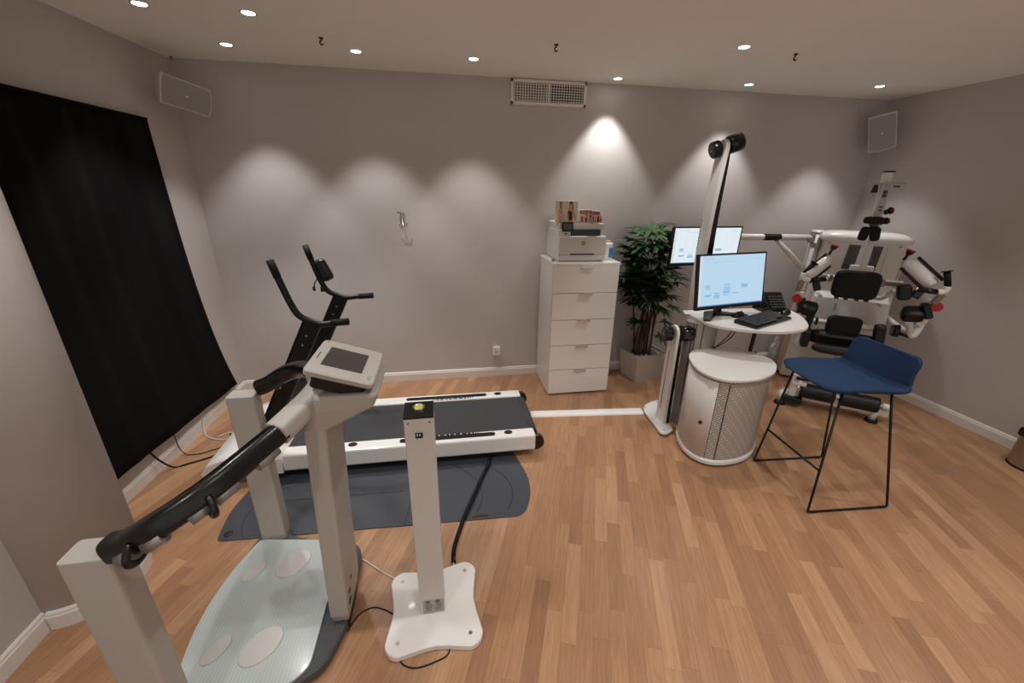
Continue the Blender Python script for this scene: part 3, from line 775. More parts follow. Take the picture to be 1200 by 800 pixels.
# ------------------------------------------------------------------ cables on the floor
def cable(name, label, pts, r, m, sm=5, cat='cable', parent=None, group=None):
    mb = MB(); mb.tube(pts, r, 8, sm); return tag(mb.build(name, m, origin=pts[0]), label, cat, group)
t = thing('cable_hose', 'thick black corrugated hose running from the sensor stand to the treadmill', 'hose', (-.02, 1.46, 0))
hp = [(-.015, 1.47, .015), (-.01, 1.56, .016), (.03, 1.70, .016), (.06, 1.78, .021), (.13, 1.95, .021), (.19, 2.10, .021), (.235, 2.2, .022), (.26, 2.32, .024)]
mb = MB(); mb.tube(hp, .009, 10, 6); mb.build('hose_core', 'black_rubber', t)
P = catmull([V(p) for p in hp], 16)
mb = MB()
for a, b in zip(P, P[1:]):
    d = (b-a)*.45; mb.cyl(a, a+d, .0112, n=10)
mb.build('hose_rings', 'black_plastic', t)
mb = MB(); mb.tube([(-.018, 1.457, .015), (-.012, 1.50, .016)], .0095, 10); mb.build('steel_end', 'chrome', t)
cable('data_cable', 'thin white cord between the scale platform and the sensor stand', [(-.50, 1.60, .006), (-.435, 1.56, .004), (-.40, 1.53, .004), (-.34, 1.48, .004), (-.27, 1.43, .003)], .0035, 'white_plastic')
cable('black_cord', 'thin black cord looping from the scale platform under the stand foot', [(-.455, 1.225, .003), (-.42, 1.29, .003), (-.37, 1.315, .003), (-.32, 1.30, .003), (-.275, 1.27, .003)], .0028, 'black_rubber')
cable('black_cord', 'thin black cord curling out in front of the stand foot plate', [(-.24, 1.10, .003), (-.22, 1.065, .003), (-.17, 1.045, .003), (-.10, 1.055, .003), (-.05, 1.075, .003), (-.04, 1.12, .003)], .0028, 'black_rubber')
def floor_c(*pts): return pts
cable('power_cable', 'thick black power cable trailing from behind the curtain to the treadmill', [(-1.812, 2.38, .30), (-1.808, 2.40, .16), (-1.765, 2.46, .015), (-1.70, 2.49, .006), (-1.60, 2.54, .006), (-1.55, 2.58, .006), (-1.50, 2.61, .006)], .0055, 'black_rubber')
cable('power_cable', 'thin dark cable beside the thick one below the curtain', [(-1.812, 2.62, .28), (-1.805, 2.62, .13), (-1.80, 2.62, .05), (-1.755, 2.60, .008), (-1.68, 2.60, .004), (-1.62, 2.63, .004), (-1.57, 2.66, .004)], .003, 'black_rubber')
cable('white_cable', 'white cable hanging from the curtain bottom and curling on the floor', [(-1.80, 2.92, .26), (-1.798, 2.92, .12), (-1.78, 2.88, .02), (-1.74, 2.82, .005), (-1.64, 2.76, .005), (-1.58, 2.76, .005), (-1.53, 2.82, .005)], .0042, 'white_plastic')
mb = MB(); 
pts = [(-1.75+.12*k/8, 2.78+.10*k/8+.012*math.sin(k*2.1), .006+.002*(k % 2)) for k in range(9)]
cable('white_cable', 'twisted white cable ending at the black plug beside the treadmill', [(-1.66, 2.80, .004), (-1.60, 2.84, .006), (-1.56, 2.83, .004), (-1.52, 2.88, .006), (-1.49, 2.92, .02)], .004, 'white_plastic')
t = thing('power_adapter', 'black cable coil lying on the floor at the treadmill end', 'adapter', (-1.50, 2.72, 0))
mb = MB(); mb.tube([(-1.515+.022*math.cos(a*.7)+.01*a*.1, 2.70+.035*math.sin(a*.7), .012+.004*a) for a in range(0, 14)], .0085, 8, 3); mb.build('cord_coil', 'black_rubber', t)
mb = MB(); mb.box((-1.50, 2.745, .02), (.035, .04, .04), .006); mb.build('plug', 'black_plastic', t)
cable('cabinet_cord', 'loose dark cords on the floor between the chest and the plant pot', [(1.44, 3.50, .03), (1.47, 3.42, .005), (1.52, 3.40, .004), (1.58, 3.44, .004), (1.62, 3.50, .004)], .004, 'black_rubber')
cable('cabinet_cord', 'pale cord curling on the floor beside the chest bottom', [(1.43, 3.46, .10), (1.44, 3.38, .02), (1.46, 3.28, .004), (1.44, 3.20, .004), (1.47, 3.25, .004)], .0035, 'white_plastic')
t = thing('cable_cover', 'long white floor cable cover strip between treadmill and camera stand', 'cable cover', (1.1, 2.76, 0), (0, 0, R(-4.8)))
mb = MB(); mb.loft([[(x, y, z) for y, z in ((-.045, 0), (-.036, .011), (-.02, .014), (.02, .014), (.036, .011), (.045, 0))] for x in (-.46, .465)], smooth=False); mb.build('cover_strip', 'white_gloss', t, local=True)
mb = MB(); mb.box((0, 0, .0142), (.925, .002, .0006)); mb.build('lid_seam', 'grey_plastic', t, local=True)

# ------------------------------------------------------------------ body composition scale (foreground)
AY = 1.335
t = thing('body_scale', 'large grey body composition scale with glass platform and curved handrails', 'scale', (-.78, AY, 0))
half = [(-.47, .12), (-.47, .19), (-.50, .26), (-.58, .31), (-.70, .345), (-.82, .40), (-.83, .455), (-.955, .455), (-.97, .40), (-1.0, .26), (-1.02, 0.0)]
far = [(-.45, -.11), (-.45, .21), (-.462, .27), (-.515, .312), (-.62, .335)]
poly = [(x, AY+y) for x, y in far+half[4:]] + [(x, AY-y) for x, y in reversed(half[2:-1])] + [(-.468, AY-.175)]
mb = MB(); mb.prism(rpoly(poly, .03, 3), .012, .058, .008); mb.build('platform_base', 'dark_grey', t)
for xx, yy in ((-.55, .24), (-.55, -.24), (-.9, .36), (-.9, -.36)):
    mb = MB(); mb.cyl((xx, AY+yy, 0), (xx, AY+yy, .02), .028, n=18); mb.build('levelling_foot', 'black_rubber', t)
gl = [(-.545, -.265), (-.545, .30), (-.66, .335), (-.955, .375), (-1.0, .23), (-1.03, .08), (-1.035, -.02), (-1.02, -.15), (-.99, -.27), (-.955, -.375), (-.66, -.30)]
gl = [(-.545, -.265), (-.545, .28), (-.58, .315), (-.95, .375), (-1.0, .23), (-1.028, .08), (-1.028, -.08), (-1.0, -.23), (-.95, -.375), (-.60, -.315)]
mb = MB(); mb.prism(rpoly([(x, AY+y) for x, y in gl], [.03, .03, .03, .03, .2, .2, .2, .2, .03, .05], 5), .0585, .07, .002); mb.build('glass_platform', 'ribbed_glass', t)
for sgn, yo in ((1, 1.53), (-1, 1.165)):
    # forefoot and heel plates
    for nm, cx, cy, a, b, ang in (('forefoot_electrode', -.745, yo+.005, .080, .060, 50), ('heel_electrode', -.905, yo-.01 if sgn > 0 else yo+.015, .058, .034, 60)):
        mb = MB(); th = R(ang)
        e = [(cx+a*math.cos(k*PI/16)*math.cos(th)-b*math.sin(k*PI/16)*math.sin(th), cy+a*math.cos(k*PI/16)*math.sin(th)+b*math.sin(k*PI/16)*math.cos(th)) for k in range(32)]
        mb.prism(e, .0695, .0735, .0015); mb.build(nm, 'foot_steel', t)
# posts
for sgn in (1, -1):
    y0, y1 = AY+sgn*.375, AY+sgn*.452
    ya, yb = min(y0, y1), max(y0, y1)
    mb = MB()
    ring = lambda z, dx=0: [(p[0]-.893+dx, p[1]+(ya+yb)/2, z) for p in rrect(.112, .078, .014)]
    mb.loft([ring(.05), ring(.10), ring(.80), ring(.835), ring(.852)], smooth=False)
    mb.build('end_post', 'grey_plastic', t, bevel=.003)
    # black rail: curved band from post top towards the column
    k = sgn
    path = [(-.836, AY+k*.431, .866), (-.795, AY+k*.436, .879), (-.725, AY+k*.440, .922), (-.665, AY+k*.412, .950), (-.61, AY+k*.362, .974), (-.55, AY+k*.275, 1.0), (-.505, AY+k*.195, 1.018)]
    mb = MB(); mb.tube(path, .02, sm=6, sq=(.062, .066), up=(0, 0, 1), rnd=True); rail = mb.build('hand_rail', 'black_plastic', t)
    Pq = catmull([V(p) for p in path], 8)
    L = len(Pq)
    for f in (.16, .30, .50, .64, .82):
        i = int(f*(L-1)); a, b = Pq[i], Pq[min(i+5, L-1)]
        tang = (b-a).normalized(); sd = tang.cross(V((0, 0, 1))).normalized()
        out = sd if sd.dot(V((.4, k, 0))) > 0 else -sd
        mb = MB(); mb.tube([a+out*.020+V((0, 0, -.024)), b+out*.020+V((0, 0, -.024))], .0195, 14); mb.build('hand_electrode', 'aluminium', rail)
    for f in (.27, .61):
        i = int(f*(L-1)); a, b = Pq[i], Pq[min(i+1, L-1)]; tang = (b-a).normalized(); sd = tang.cross(V((0, 0, 1))).normalized()
        out = sd if sd.dot(V((.4, k, 0))) > 0 else -sd
        mb = MB(); mb.tube([a+out*.028+V((0, 0, .005)), a+out*.046+V((0, 0, -.014)), a+out*.050+V((0, 0, -.036)), a+out*.030+V((0, 0, -.052)), a+V((0, 0, -.046))], .009, 10, 3); mb.build('finger_divider', 'black_plastic', rail)
    # white continuation into the column head
    wp = [(-.512, AY+k*.207, 1.016), (-.475, AY+k*.135, 1.036), (-.445, AY+k*.085, 1.055), (-.42, AY+k*.05, 1.08), (-.405, AY+k*.03, 1.105)]
    mb = MB(); mb.tube(wp, .03, sm=5, sq=(.072, .072), up=(0, 0, 1), rnd=True); mb.build('rail_shoulder', 'grey_plastic', t)
# column
def colring(z, xa, xb, hy, r=.012): return [(p[0]+(xa+xb)/2, p[1]+AY, z) for p in rrect(xb-xa, 2*hy, r)]
mb = MB(); mb.loft([colring(.048, -.505, -.445, .095), colring(.10, -.508, -.438, .112), colring(.40, -.498, -.43, .113), colring(.80, -.483, -.413, .110), colring(.96, -.475, -.405, .108)], smooth=False); mb.build('column', 'grey_plastic', t, bevel=.004)
mb = MB(); mb.box((-.475, AY, .03), (.055, .18, .05)); mb.build('column_foot', 'black_plastic', t)
mb = MB()
for yy, zz, w in ((AY-.06, .17, .02), (AY-.02, .20, .012), (AY-.07, .13, .03)): mb.box((-.435, yy, zz), (.004, w, .014))
mb.build('port_cover', 'dark_grey', t)
# console head
hd = []
for z, xa, xb, hy in ((.95, -.475, -.40, .108), (.99, -.465, -.33, .116), (1.035, -.44, -.245, .125), (1.075, -.43, -.228, .125), (1.085, -.43, -.228, .12)):
    hd.append(colring(z, xa, xb, hy, .03))
mb = MB(); mb.loft(hd, smooth=False); mb.build('console_housing', 'grey_plastic', t, bevel=.004)
Ds = Matrix.Translation(V((-.338, AY, 1.146))) @ Matrix.Rotation(R(18.5), 4, 'Y')
mb = MB(Ds); mb.prism(rrect(.212, .268, .022), -.010, .010, .004); scr = mb.build('display_frame', 'grey_plastic', t)
mb = MB(Ds); mb.box((-.005, 0.0, .0105), (.128, .150, .002)); mb.build('touch_screen', 'dark_glass', scr)
mb = MB(Ds); mb.prism(rrect(.17, .21, .02), -.06, -.010); mb.build('display_gap_shade', 'black_plastic', scr)  # black block stands in for the shade in the open gap below the display
mb = MB(Ds); mb.box((-.09, -.01, .0105), (.003, .05, .002)); mb.build('speaker_slot', 'dark_grey', scr)
mb = MB(Ds); mb.cyl((-.09, .115, .0098), (-.09, .115, .0112), .0035, n=10); mb.build('power_light', 'red_plastic', scr)
mb = MB(Ds); mb.box((.085, -.095, .0103), (.010, .026, .0012)); mb.build('green_badge', 'badge_green', scr) if 'badge_green' in MATS else (mat('badge_green', rgb(130, 165, 135), .5), mb.build('green_badge', 'badge_green', scr))

# ------------------------------------------------------------------ camera measuring stand (two heads on one plate)
t = thing('measuring_stand', 'white camera measuring stand with tall curved arm and short post behind desk', 'camera stand', (1.75, 2.62, 0))
pl = rpoly([(1.535, 2.37), (1.57, 2.345), (1.655, 2.39), (1.70, 2.64), (2.10, 2.66), (2.10, 2.98), (1.88, 2.98), (1.82, 2.85), (1.70, 2.825), (1.60, 2.77), (1.565, 2.70)], [.02, .03, .03, .02, .04, .06, .06, .05, .1, .08, .08], 4)
mb = MB(); mb.prism(pl, .008, .03, .005); mb.build('base_plate', 'white_gloss', t)
mb = MB(); mb.prism([(p.x, p.y) for p in inset([V(q) for q in pl], .012)], 0, .009); mb.build('rubber_underside', 'black_rubber', t)
for xx, yy in ((1.575, 2.39), (1.595, 2.735), (1.74, 2.80)):
    mb = MB(); mb.cyl((xx, yy, .0295), (xx, yy, .0325), .007, n=12); mb.build('plate_screw', 'brushed_steel', t)
def head(pos, tilt, label_parent, r=.062):
    """round camera head: slotted disc at the left, white ring, black barrel at the right (axis along x, tilted)"""
    M = Matrix.Translation(V(pos)) @ Matrix.Rotation(R(-6), 4, 'Z') @ Matrix.Rotation(R(-tilt), 4, 'Y')
    mb = MB(M); mb.cyl((.035, 0, 0), (.128, 0, 0), r*.92, n=32, bev=.004); mb.build('camera_barrel', 'black_gloss', label_parent)
    mb = MB(M); mb.cyl((-.085, 0, 0), (-.025, 0, 0), r*.80, n=32, bev=.006)
    for k in range(18):
        a = 2*PI*k/18; mb.box((-.055, r*.8*math.cos(a), r*.8*math.sin(a)), (.05, .006, .006), 0, rot=(a, 0, 0))
    knob = mb.build('clamp_knob', 'black_plastic', label_parent)
    mb = MB(M)
    for k in range(8):
        a = 2*PI*k/8; mb.box((-.0855, r*.45*math.cos(a), r*.45*math.sin(a)), (.002, .008, .003), 0, rot=(a, 0, 0))
    mb.cyl((-.088, 0, 0), (-.084, 0, 0), .012, n=16); mb.build('knob_marks', 'aluminium', knob)
# short post
mb = MB()
prof = [(2.475, .03), (2.595, .03), (2.59, .70)] + [(2.54+.055*math.cos(a), .745+.062*math.sin(a)) for a in [R(k*15) for k in range(0, 13)]] + [(2.485, .70)]
mb.loft([[(1.615, y, z) for y, z in prof], [(1.638, y, z) for y, z in prof]], smooth=False); sp = mb.build('short_post', 'white_paint', t, bevel=.002)
mb = MB(); mb.loft([[(1.6385, y, z) for y, z in prof[:3]+[(2.54, .72), (2.487, .70)]], [(1.662, y, z) for y, z in prof[:3]+[(2.54, .72), (2.487, .70)]]], smooth=False); mb.build('post_spine', 'black_plastic', t)
mb = MB(); mb.box((1.6145, 2.55, .37), (.002, .006, .48)); mb.build('slider_slot', 'dark_grey', sp)
head((1.63, 2.535, .745), 0, t)
# tall arm: white skin at the left, black spine at the right, gently curved
def arm_at(z):
    x = 1.978 + .030*(1-min(1, z/.9))**1 - .022*math.sin(PI*max(0, min(1, (z-.6)/1.5))) - .0*z
    y = 2.88 + .02*math.sin(PI*max(0, min(1, (z-.4)/1.7)))
    return x, y
zs = [.03+1.97*i/22 for i in range(23)]
def arm_ring(z, dx0, dx1, w):
    x, y = arm_at(z); return [(x+dx0, y-w, z), (x+dx1, y-w, z), (x+dx1, y+w, z), (x+dx0, y+w, z)]
mb = MB(); rr = [arm_ring(z, 0, .03, .052) for z in zs]
for k in range(1, 8):
    a = R(k*12.5); z = 2.0+.055*math.sin(a); w = .052*math.cos(a); x, y = arm_at(2.0); rr.append([(x, y-w, z), (x+.03, y-w, z), (x+.03, y+w, z), (x, y+w, z)])
mb.loft(rr, smooth=False); mb.build('tall_arm', 'white_paint', t, bevel=.002)
mb = MB(); mb.loft([arm_ring(z, .0305, .042+.062*max(0, 1-max(0, z-.3)/1.7)**.6, .046) for z in zs], smooth=False); mb.build('arm_spine', 'black_plastic', t)
mb = MB(); 
for k in range(9): x, y = arm_at(1.30+.025*k); mb.box((x-.0008, y+.042, 1.30+.025*k), (.0016, .006, .014))
mb.build('arm_lettering', 'print_grey', t)
x, y = arm_at(2.0)
head((x+.012, y, 2.005), 18, t, .066)

# ------------------------------------------------------------------ desk console
t = thing('computer_desk', 'white round-fronted computer desk with perforated drum cabinet and cantilever top', 'desk', (1.88, 2.26, 0))
drum = [(1.60, 2.20), (1.60, 2.08), (1.66, 1.995), (1.77, 1.965), (1.92, 1.985), (2.06, 2.06), (2.17, 2.20), (2.15, 2.34), (2.05, 2.45), (1.92, 2.50), (1.76, 2.46), (1.66, 2.36)]
dp = smooth_poly(drum, 5)
def sc(poly, k, c=(1.88, 2.23)): return [((x-c[0])*k+c[0], (y-c[1])*k+c[1]) for x, y in poly]
mb = MB(); mb.prism(sc(dp, 1.02), .012, .05, .008); mb.build('drum_base', 'white_gloss', t)
mb = MB(); mb.prism(sc(dp, .95), 0, .013); mb.build('base_underside', 'black_rubber', t)
mb = MB()
mb.prism(sc(dp, .975), .05, .612); dr = mb.build('perforated_drum', 'perforated_sheet', t)
# plain side panel with lock, seams and shadow gap
i0 = [i for i, p in enumerate(dp) if True]
def strip(mb, idx, off, z0, z1):
    q = sc(dp, .975+off); n = len(q)
    for a in idx:
        x0_, y0_ = q[a % n]; x1_, y1_ = q[(a+1) % n]
        mb._f([mb._v((x0_, y0_, z0)), mb._v((x1_, y1_, z0)), mb._v((x1_, y1_, z1)), mb._v((x0_, y0_, z1))], True)
mb = MB(); strip(mb, range(-6, 9), .012, .056, .606); bmesh.ops.remove_doubles(mb.bm, verts=list(mb.bm.verts), dist=.0005); sidep = mb.build('plain_side_panel', 'white_paint', t, solid=.004)
q = sc(dp, .992)
mb = MB(); lx, ly = q[6]; nx, ny = q[7]; mb.cyl((lx, ly, .30), (lx-.008, ly-.006, .30), .011, n=16); mb.build('lock', 'black_plastic', sidep)
mb = MB()
for k in (9.0, 12):
    x_, y_ = sc(dp, .979)[int(k) % len(dp)]; mb.box((x_, y_, .33), (.005, .005, .55))
mb.build('seam', 'dark_grey', dr)
mb = MB(); mb.prism(sc(dp, .965), .606, .622); mb.build('shadow_gap', 'black_plastic', t)
mb = MB(); mb.prism(sc(dp, 1.035), .622, .642, .004); mb.build('drum_top', 'white_paint', t)
# oval lifting column
colp = [(1.84+.118*math.cos(k*PI/18), 2.545+.082*math.sin(k*PI/18)) for k in range(36)]
mb = MB(); mb.prism(colp, 0.0, .832); cl = mb.build('lifting_column', 'column_grey', t)
mb = MB()
for ang in (250, 225, 215):
    a = R(ang); mb.box((1.84+.118*math.cos(a), 2.545+.082*math.sin(a), .5), (.006, .006, .66), 0)
mb.build('column_groove', 'dark_grey', cl)
tp = rpoly([(1.785, 2.74), (1.785, 2.42), (1.86, 2.33), (2.02, 2.235), (2.22, 2.185), (2.42, 2.235), (2.53, 2.36), (2.62, 2.52), (2.655, 2.66), (2.62, 2.74)], [.02, .12, .1, .1, .12, .12, .1, .1, .08, .02], 4)
mb = MB(); mb.prism(tp, .832, .855, .004); mb.build('desk_top', 'white_paint', t)
mb = MB(); mb.box((2.05, 2.52, .822), (.5, .08, .022), .003); mb.build('top_bracket', 'warm_grey', t)
mb = MB(); mb.tube([(2.19, 2.43, .825), (2.215, 2.47, .56)], .01, sq=(.03, .012), up=(0, 1, 0)); mb.build('support_strut', 'black_metal', t)
cable('desk_cable', 'two thin black cables looping from desk top down to the drum', [(1.98, 2.40, .83), (1.97, 2.41, .77), (1.93, 2.43, .70), (1.905, 2.45, .655), (1.915, 2.47, .647), (1.94, 2.44, .68), (1.99, 2.41, .75), (2.01, 2.40, .83)], .0035, 'black_rubber')

# ------------------------------------------------------------------ things on the desk
DZ = .855
def monitor(name, label, c, yaw, w, h, screen, tilt=0, stand=None, group='computer monitors showing a blue calendar'):
    t = thing(name, label, 'monitor', c, (0, 0, yaw), group); TM = Matrix.Rotation(tilt, 4, 'X')
    mb = MB(TM); mb.box((0, .012, 0), (w, .024, h), .004); mb.box((0, .035, 0), (w*.7, .03, h*.6), .012); mb.build('bezel', 'black_plastic', t, local=True)
    mb = MB(TM); sw, sh = w-.03, h-.036; zoff = .006
    screen(mb, sw, sh, zoff); mb.build('screen', ['screen_blue', 'screen_cell', 'screen_faint', 'screen_side', 'screen_bar', 'screen_white'], t, local=True)
    mb = MB(TM); mb.box((0, -.0005, -h/2+.007), (.012, .001, .004)); mb.build('badge', 'aluminium', t, local=True)
    return t
def rect(mb, mi, x0, x1, z0, z1, y): mb.mi = mi; mb.quad([(x0, y, z0), (x1, y, z0), (x1, y, z1), (x0, y, z1)])
CELLS = [(.10, .165, .34, .36), (.10, .165, .375, .40), (.10, .165, .405, .425), (.10, .165, .19, .22), (.235, .30, .245, .265), (.235, .315, .155, .185), (.235, .315, .19, .22),
         (.37, .475, .405, .425), (.37, .475, .355, .375), (.37, .475, .315, .335), (.37, .475, .24, .265), (.37, .475, .27, .295), (.37, .475, .20, .215), (.50, .60, .225, .245),
         (.645, .745, .335, .355), (.645, .745, .36, .405), (.10, .19, .205, .235)]
def cal(bg):
    def f(mb, w, h, zo):
        y = -.001; X = lambda u: -w/2+u*w; Z = lambda v: -h/2+v*h+zo
        rect(mb, bg, X(0), X(1), Z(0), Z(1), y)
        rect(mb, 3, X(0.004), X(.035), Z(.03), Z(.97), y-.0004)
        rect(mb, 4, X(.004), X(.99), Z(.0), Z(.022), y-.0004)
        for a, b, c, d in CELLS: rect(mb, 1, X(a), X(b), Z(c), Z(d), y-.0004)
        for a, b, v in ((.20, .34, .86), (.36, .45, .875), (.47, .55, .86), (.84, .94, .90), (.06, .12, .93), (.14, .2, .93)): rect(mb, 2, X(a), X(b), Z(v), Z(v+.010), y-.0004)
        for k in range(1, 8): rect(mb, 2, X(.06+.12*k), X(.0612+.12*k), Z(.06), Z(.82), y-.0002)
    return f
ya = math.atan2(.10, .52)
fm = monitor('computer_monitor', 'front black-framed monitor with blue calendar on the desk', (1.987, 2.518, 1.128), R(10.5), .62, .38, cal(0), tilt=R(-9))
mb = MB(); mb.box((-.0, .075, -.14), (.06, .03, .24), .008)
mb.build('stand_neck', 'black_plastic', fm, local=True)
mb = MB(); mb.prism(rpoly([(-.21, -.015), (-.17, -.04), (0, .075), (.17, -.04), (.21, -.015), (.05, .15), (-.05, .15)], .015), DZ-1.1279, DZ-1.1279+.014, .003)
mb.build('stand_foot', 'black_plastic', fm, local=True)
rm = monitor('computer_monitor', 'rear black-framed monitor on the swing arm behind the tall camera arm', (2.165, 3.135, 1.283), R(5), .665, .318, cal(5))
mb = MB(); mb.box((.1, .06, .05), (.12, .04, .12), .006); mb.build('mounting_plate', 'black_plastic', rm, local=True)

t = thing('keyboard', 'black computer keyboard lying on the desk top in front of the monitor', 'keyboard', (2.215, 2.415, DZ), (0, 0, R(22.7)))
mb = MB(); mb.loft([[(x*1.0, y, z) for x, y in rrect(.465, .165, .012)] for z in (.002, .016)], smooth=False)
for v in mb.bm.verts: v.co.z += .010*(v.co.y+.08)/.16*(1 if v.co.z > .01 else 0)
mb.build('case', 'black_plastic', t, local=True, bevel=.003)
mb = MB()
for r_ in range(6):
    n = (15, 15, 15, 14, 13, 8)[5-r_]
    for k in range(n+4):
        kw = .0198; x = -.218+k*.0232+(.006 if r_ % 2 else 0)
        if x > .218: continue
        y = -.062+r_*.0245; mb.box((x, y, .0225+.010*(y+.08)/.16), (kw*.86, .0195, .008), .002, seg=1)
mb.build('keys', 'key_black', t, local=True) if 'key_black' in MATS else (mat('key_black', rgb(46, 47, 51), .35), mb.build('keys', 'key_black', t, local=True))
def mouse(label, x, y, rz):
    t = thing('computer_mouse', label, 'mouse', (x, y, DZ), (0, 0, rz), 'computer mice on the desk')
    mb = MB()
    prof = [(-.06, .3), (-.05, .75), (-.03, .95), (0, 1), (.03, .95), (.05, .75), (.058, .4)]
    rings = []
    for xx, k in prof:
        rings.append([(xx, .031*k*math.cos(a), max(0, .036*k*math.sin(a))) for a in [PI*i/12 for i in range(13)]])
    mb.loft(rings); mb.build('shell', 'black_plastic', t, local=True)
    mb = MB(); mb.cyl((.032, -.003, .033), (.032, .003, .033), .006, n=12); mb.build('scroll_wheel', 'dark_grey', t, local=True)
mouse('dark mouse at the right end of the desk beside the keyboard', 2.53, 2.565, R(35))
mouse('dark mouse under the front monitor behind the keyboard', 2.115, 2.545, R(20))
t = thing('desk_telephone', 'dark desk telephone partly hidden behind the front monitor', 'telephone', (2.48, 2.68, DZ), (0, 0, R(-4)))
mb = MB(); mb.loft([[(x, y, z) for y, z in ((-.07, 0), (-.07, .02), (.03, .13), (.055, .13), (.055, 0))] for x in (-.10, .10)], smooth=False); mb.build('phone_body', 'black_plastic', t, local=True, bevel=.004)
mb = MB()
for i in range(5):
    for j in range(5):
        f = .12+.15*i; mb.box((-.02+.025*j, -.07+.1*f-.004, .02+.11*f+.004), (.018, .012, .012), .002, rot=(R(47), 0, 0), seg=1)
mb.build('phone_keys', 'dark_grey', t, local=True)
mb = MB(); mb.tube([(-.075, -.06, .05), (-.075, -.02, .095), (-.075, .03, .15)], .016, 10, 3); mb.build('handset', 'black_plastic', t, local=True)
def sheet(label, pts, z):
    mb = MB(); mb.prism(pts, z, z+.0012); cx = sum(p[0] for p in pts)/len(pts); cy = sum(p[1] for p in pts)/len(pts)
    tag(mb.build('paper_sheet', 'paper', origin=(cx, cy, z)), label, 'paper', 'loose papers on the desk')
sheet('white paper sticking out over the left end of the desk top', [(1.748, 2.655), (1.83, 2.60), (1.95, 2.71), (1.865, 2.738)], DZ)
sheet('white note paper lying between the monitor foot and the keyboard', [(1.845, 2.42), (1.985, 2.36), (2.02, 2.43), (1.88, 2.49)], DZ)
sheet('small folded paper under the front monitor beside the dark mouse', [(2.17, 2.56), (2.25, 2.59), (2.23, 2.65), (2.15, 2.62)], DZ)

# ------------------------------------------------------------------ blue bar stool
t = thing('bar_stool', 'blue upholstered low-back bar stool on a thin black sled frame', 'stool', (2.245, 1.74, 0), (0, 0, R(-3.5)))
def shell():
    mb = MB(); prof = [(-.275, .735), (-.262, .745), (-.20, .752), (-.10, .750), (0, .744), (.08, .740), (.118, .742), (.134, .750), (.141, .765), (.150, .80), (.162, .84), (.174, .88), (.182, .905), (.185, .918)]
    prof = [(p.x, p.y) for p in catmull([V(p) for p in prof], 3)]
    nu = 24; rows = []; n = len(prof)
    for i, (x, z) in enumerate(prof):
        f = i/(n-1)
        hw = .205 + .02*math.sin(PI*min(1, f*1.3))
        if f < .10: hw *= 1-.10*((.10-f)/.10)**2
        if f > .45: hw *= 1-.05*min(1, (f-.45)/.2)
        if f > .78: hw *= 1-.20*((f-.78)/.22)**3.2
        row = []
        for j in range(nu+1):
            u = -1+2*j/nu
            dz = .0; dx = 0
            if z > .76: dx = -.012*u*u*min(1, (z-.76)/.08)               # back curls forward at the sides
            dz = .012*abs(u)**3*(1 if z < .76 else 0)
            cornerdrop = 0
            cf = .05*max(0, abs(u)-.7)/.3*max(0, (.12-f)/.12)
            row.append(mb._v((x+dx+cf, u*hw, z+dz+cornerdrop)))
        rows.append(row)
    for i in range(n-1):
        for j in range(nu): mb._f([rows[i][j], rows[i][j+1], rows[i+1][j+1], rows[i+1][j]], True)
    return mb
shell().build('seat_shell', 'blue_cloth', t, local=True, solid=.026, sub=1)
fr = .0065
for s in (1, -1):
    mb = MB()
    P = [(-.20, s*.165, .73), (-.2437, s*.232, .03), (-.245, s*.2345, .012), (-.232, s*.235, .0075), (.24, s*.235, .0075), (.254, s*.2345, .012), (.2525, s*.232, .03), (.09, s*.165, .728)]
    mb.tube(P, fr, 10); mb.build('sled_leg', 'black_metal', t, local=True)
    for xx in (-.21, .22):
        mb = MB(); mb.cyl((xx-.02, s*.235, .0075), (xx+.02, s*.235, .0075), .0075, n=10); mb.build('glide', 'black_rubber', t, local=True)
mb = MB(); mb.tube([(-.228, .209, .27), (-.228, -.209, .27)], fr, 10); mb.build('foot_bar', 'black_metal', t, local=True)
mb = MB(); mb.tube([(-.20, .165, .728), (-.20, -.165, .728)], fr, 10); mb.tube([(.09, .165, .728), (.09, -.165, .728)], fr, 10); mb.build('under_seat_frame', 'black_metal', t, local=True)

# ------------------------------------------------------------------ back exercise machine
MYAW = math.atan2(-.63, .777)
t = thing('back_machine', 'large white back exercise machine with black pads and red knobs in the corner', 'exercise machine', (3.5, 2.95, 0), (0, 0, MYAW))
LB = dict(local=True)
def Y(d): return -d            # d = distance out from the housing front towards the room
# housing
def hr(z, hw, d0, d1, r=.03): return [(p[0], p[1]-(d0+d1)/2, z) for p in rrect(2*hw, d1-d0, r)]
mb = MB(); mb.loft([hr(.02, .34, -.30, -.02), hr(.5, .325, -.29, -.01), hr(.95, .295, -.28, 0), hr(1.335, .275, -.27, 0)], smooth=False); mb.build('weight_housing', 'white_paint', t, local=True, bevel=.004)
mb = MB(); mb.loft([hr(1.33, .30, -.28, .015, .04), hr(1.345, .31, -.29, .025, .05), hr(1.375, .305, -.28, .02, .06), hr(1.40, .26, -.25, -.02, .06), hr(1.41, .18, -.2, -.06, .06)]); mb.build('housing_lid', 'white_gloss', t, local=True)
for xa, xb in ((-.10, -.02), (.035, .125)):
    mb = MB(); mb.loft([[(xa-.012, .001, 1.10), (xb-.008, .001, 1.10), (xb, .001, 1.305), (xa, .001, 1.305)], [(xa-.012, -.004, 1.10), (xb-.008, -.004, 1.10), (xb, -.004, 1.305), (xa, -.004, 1.305)]], smooth=False); wd = mb.build('stack_window', 'dark_glass', t, local=True)
mb = MB()
for k in range(12):
    z = 1.115+.0155*k; mb.box((.085, -.0055, z), (.018, .003, .008))
mb.build('weight_marks', 'black_plastic', t, local=True)
mb = MB()
for k in range(13):
    z = 1.105+.0155*k; mb.box((.155, -.001, z), (.014, .003, .003))
mb.build('scale_print', 'print_grey', t, local=True)
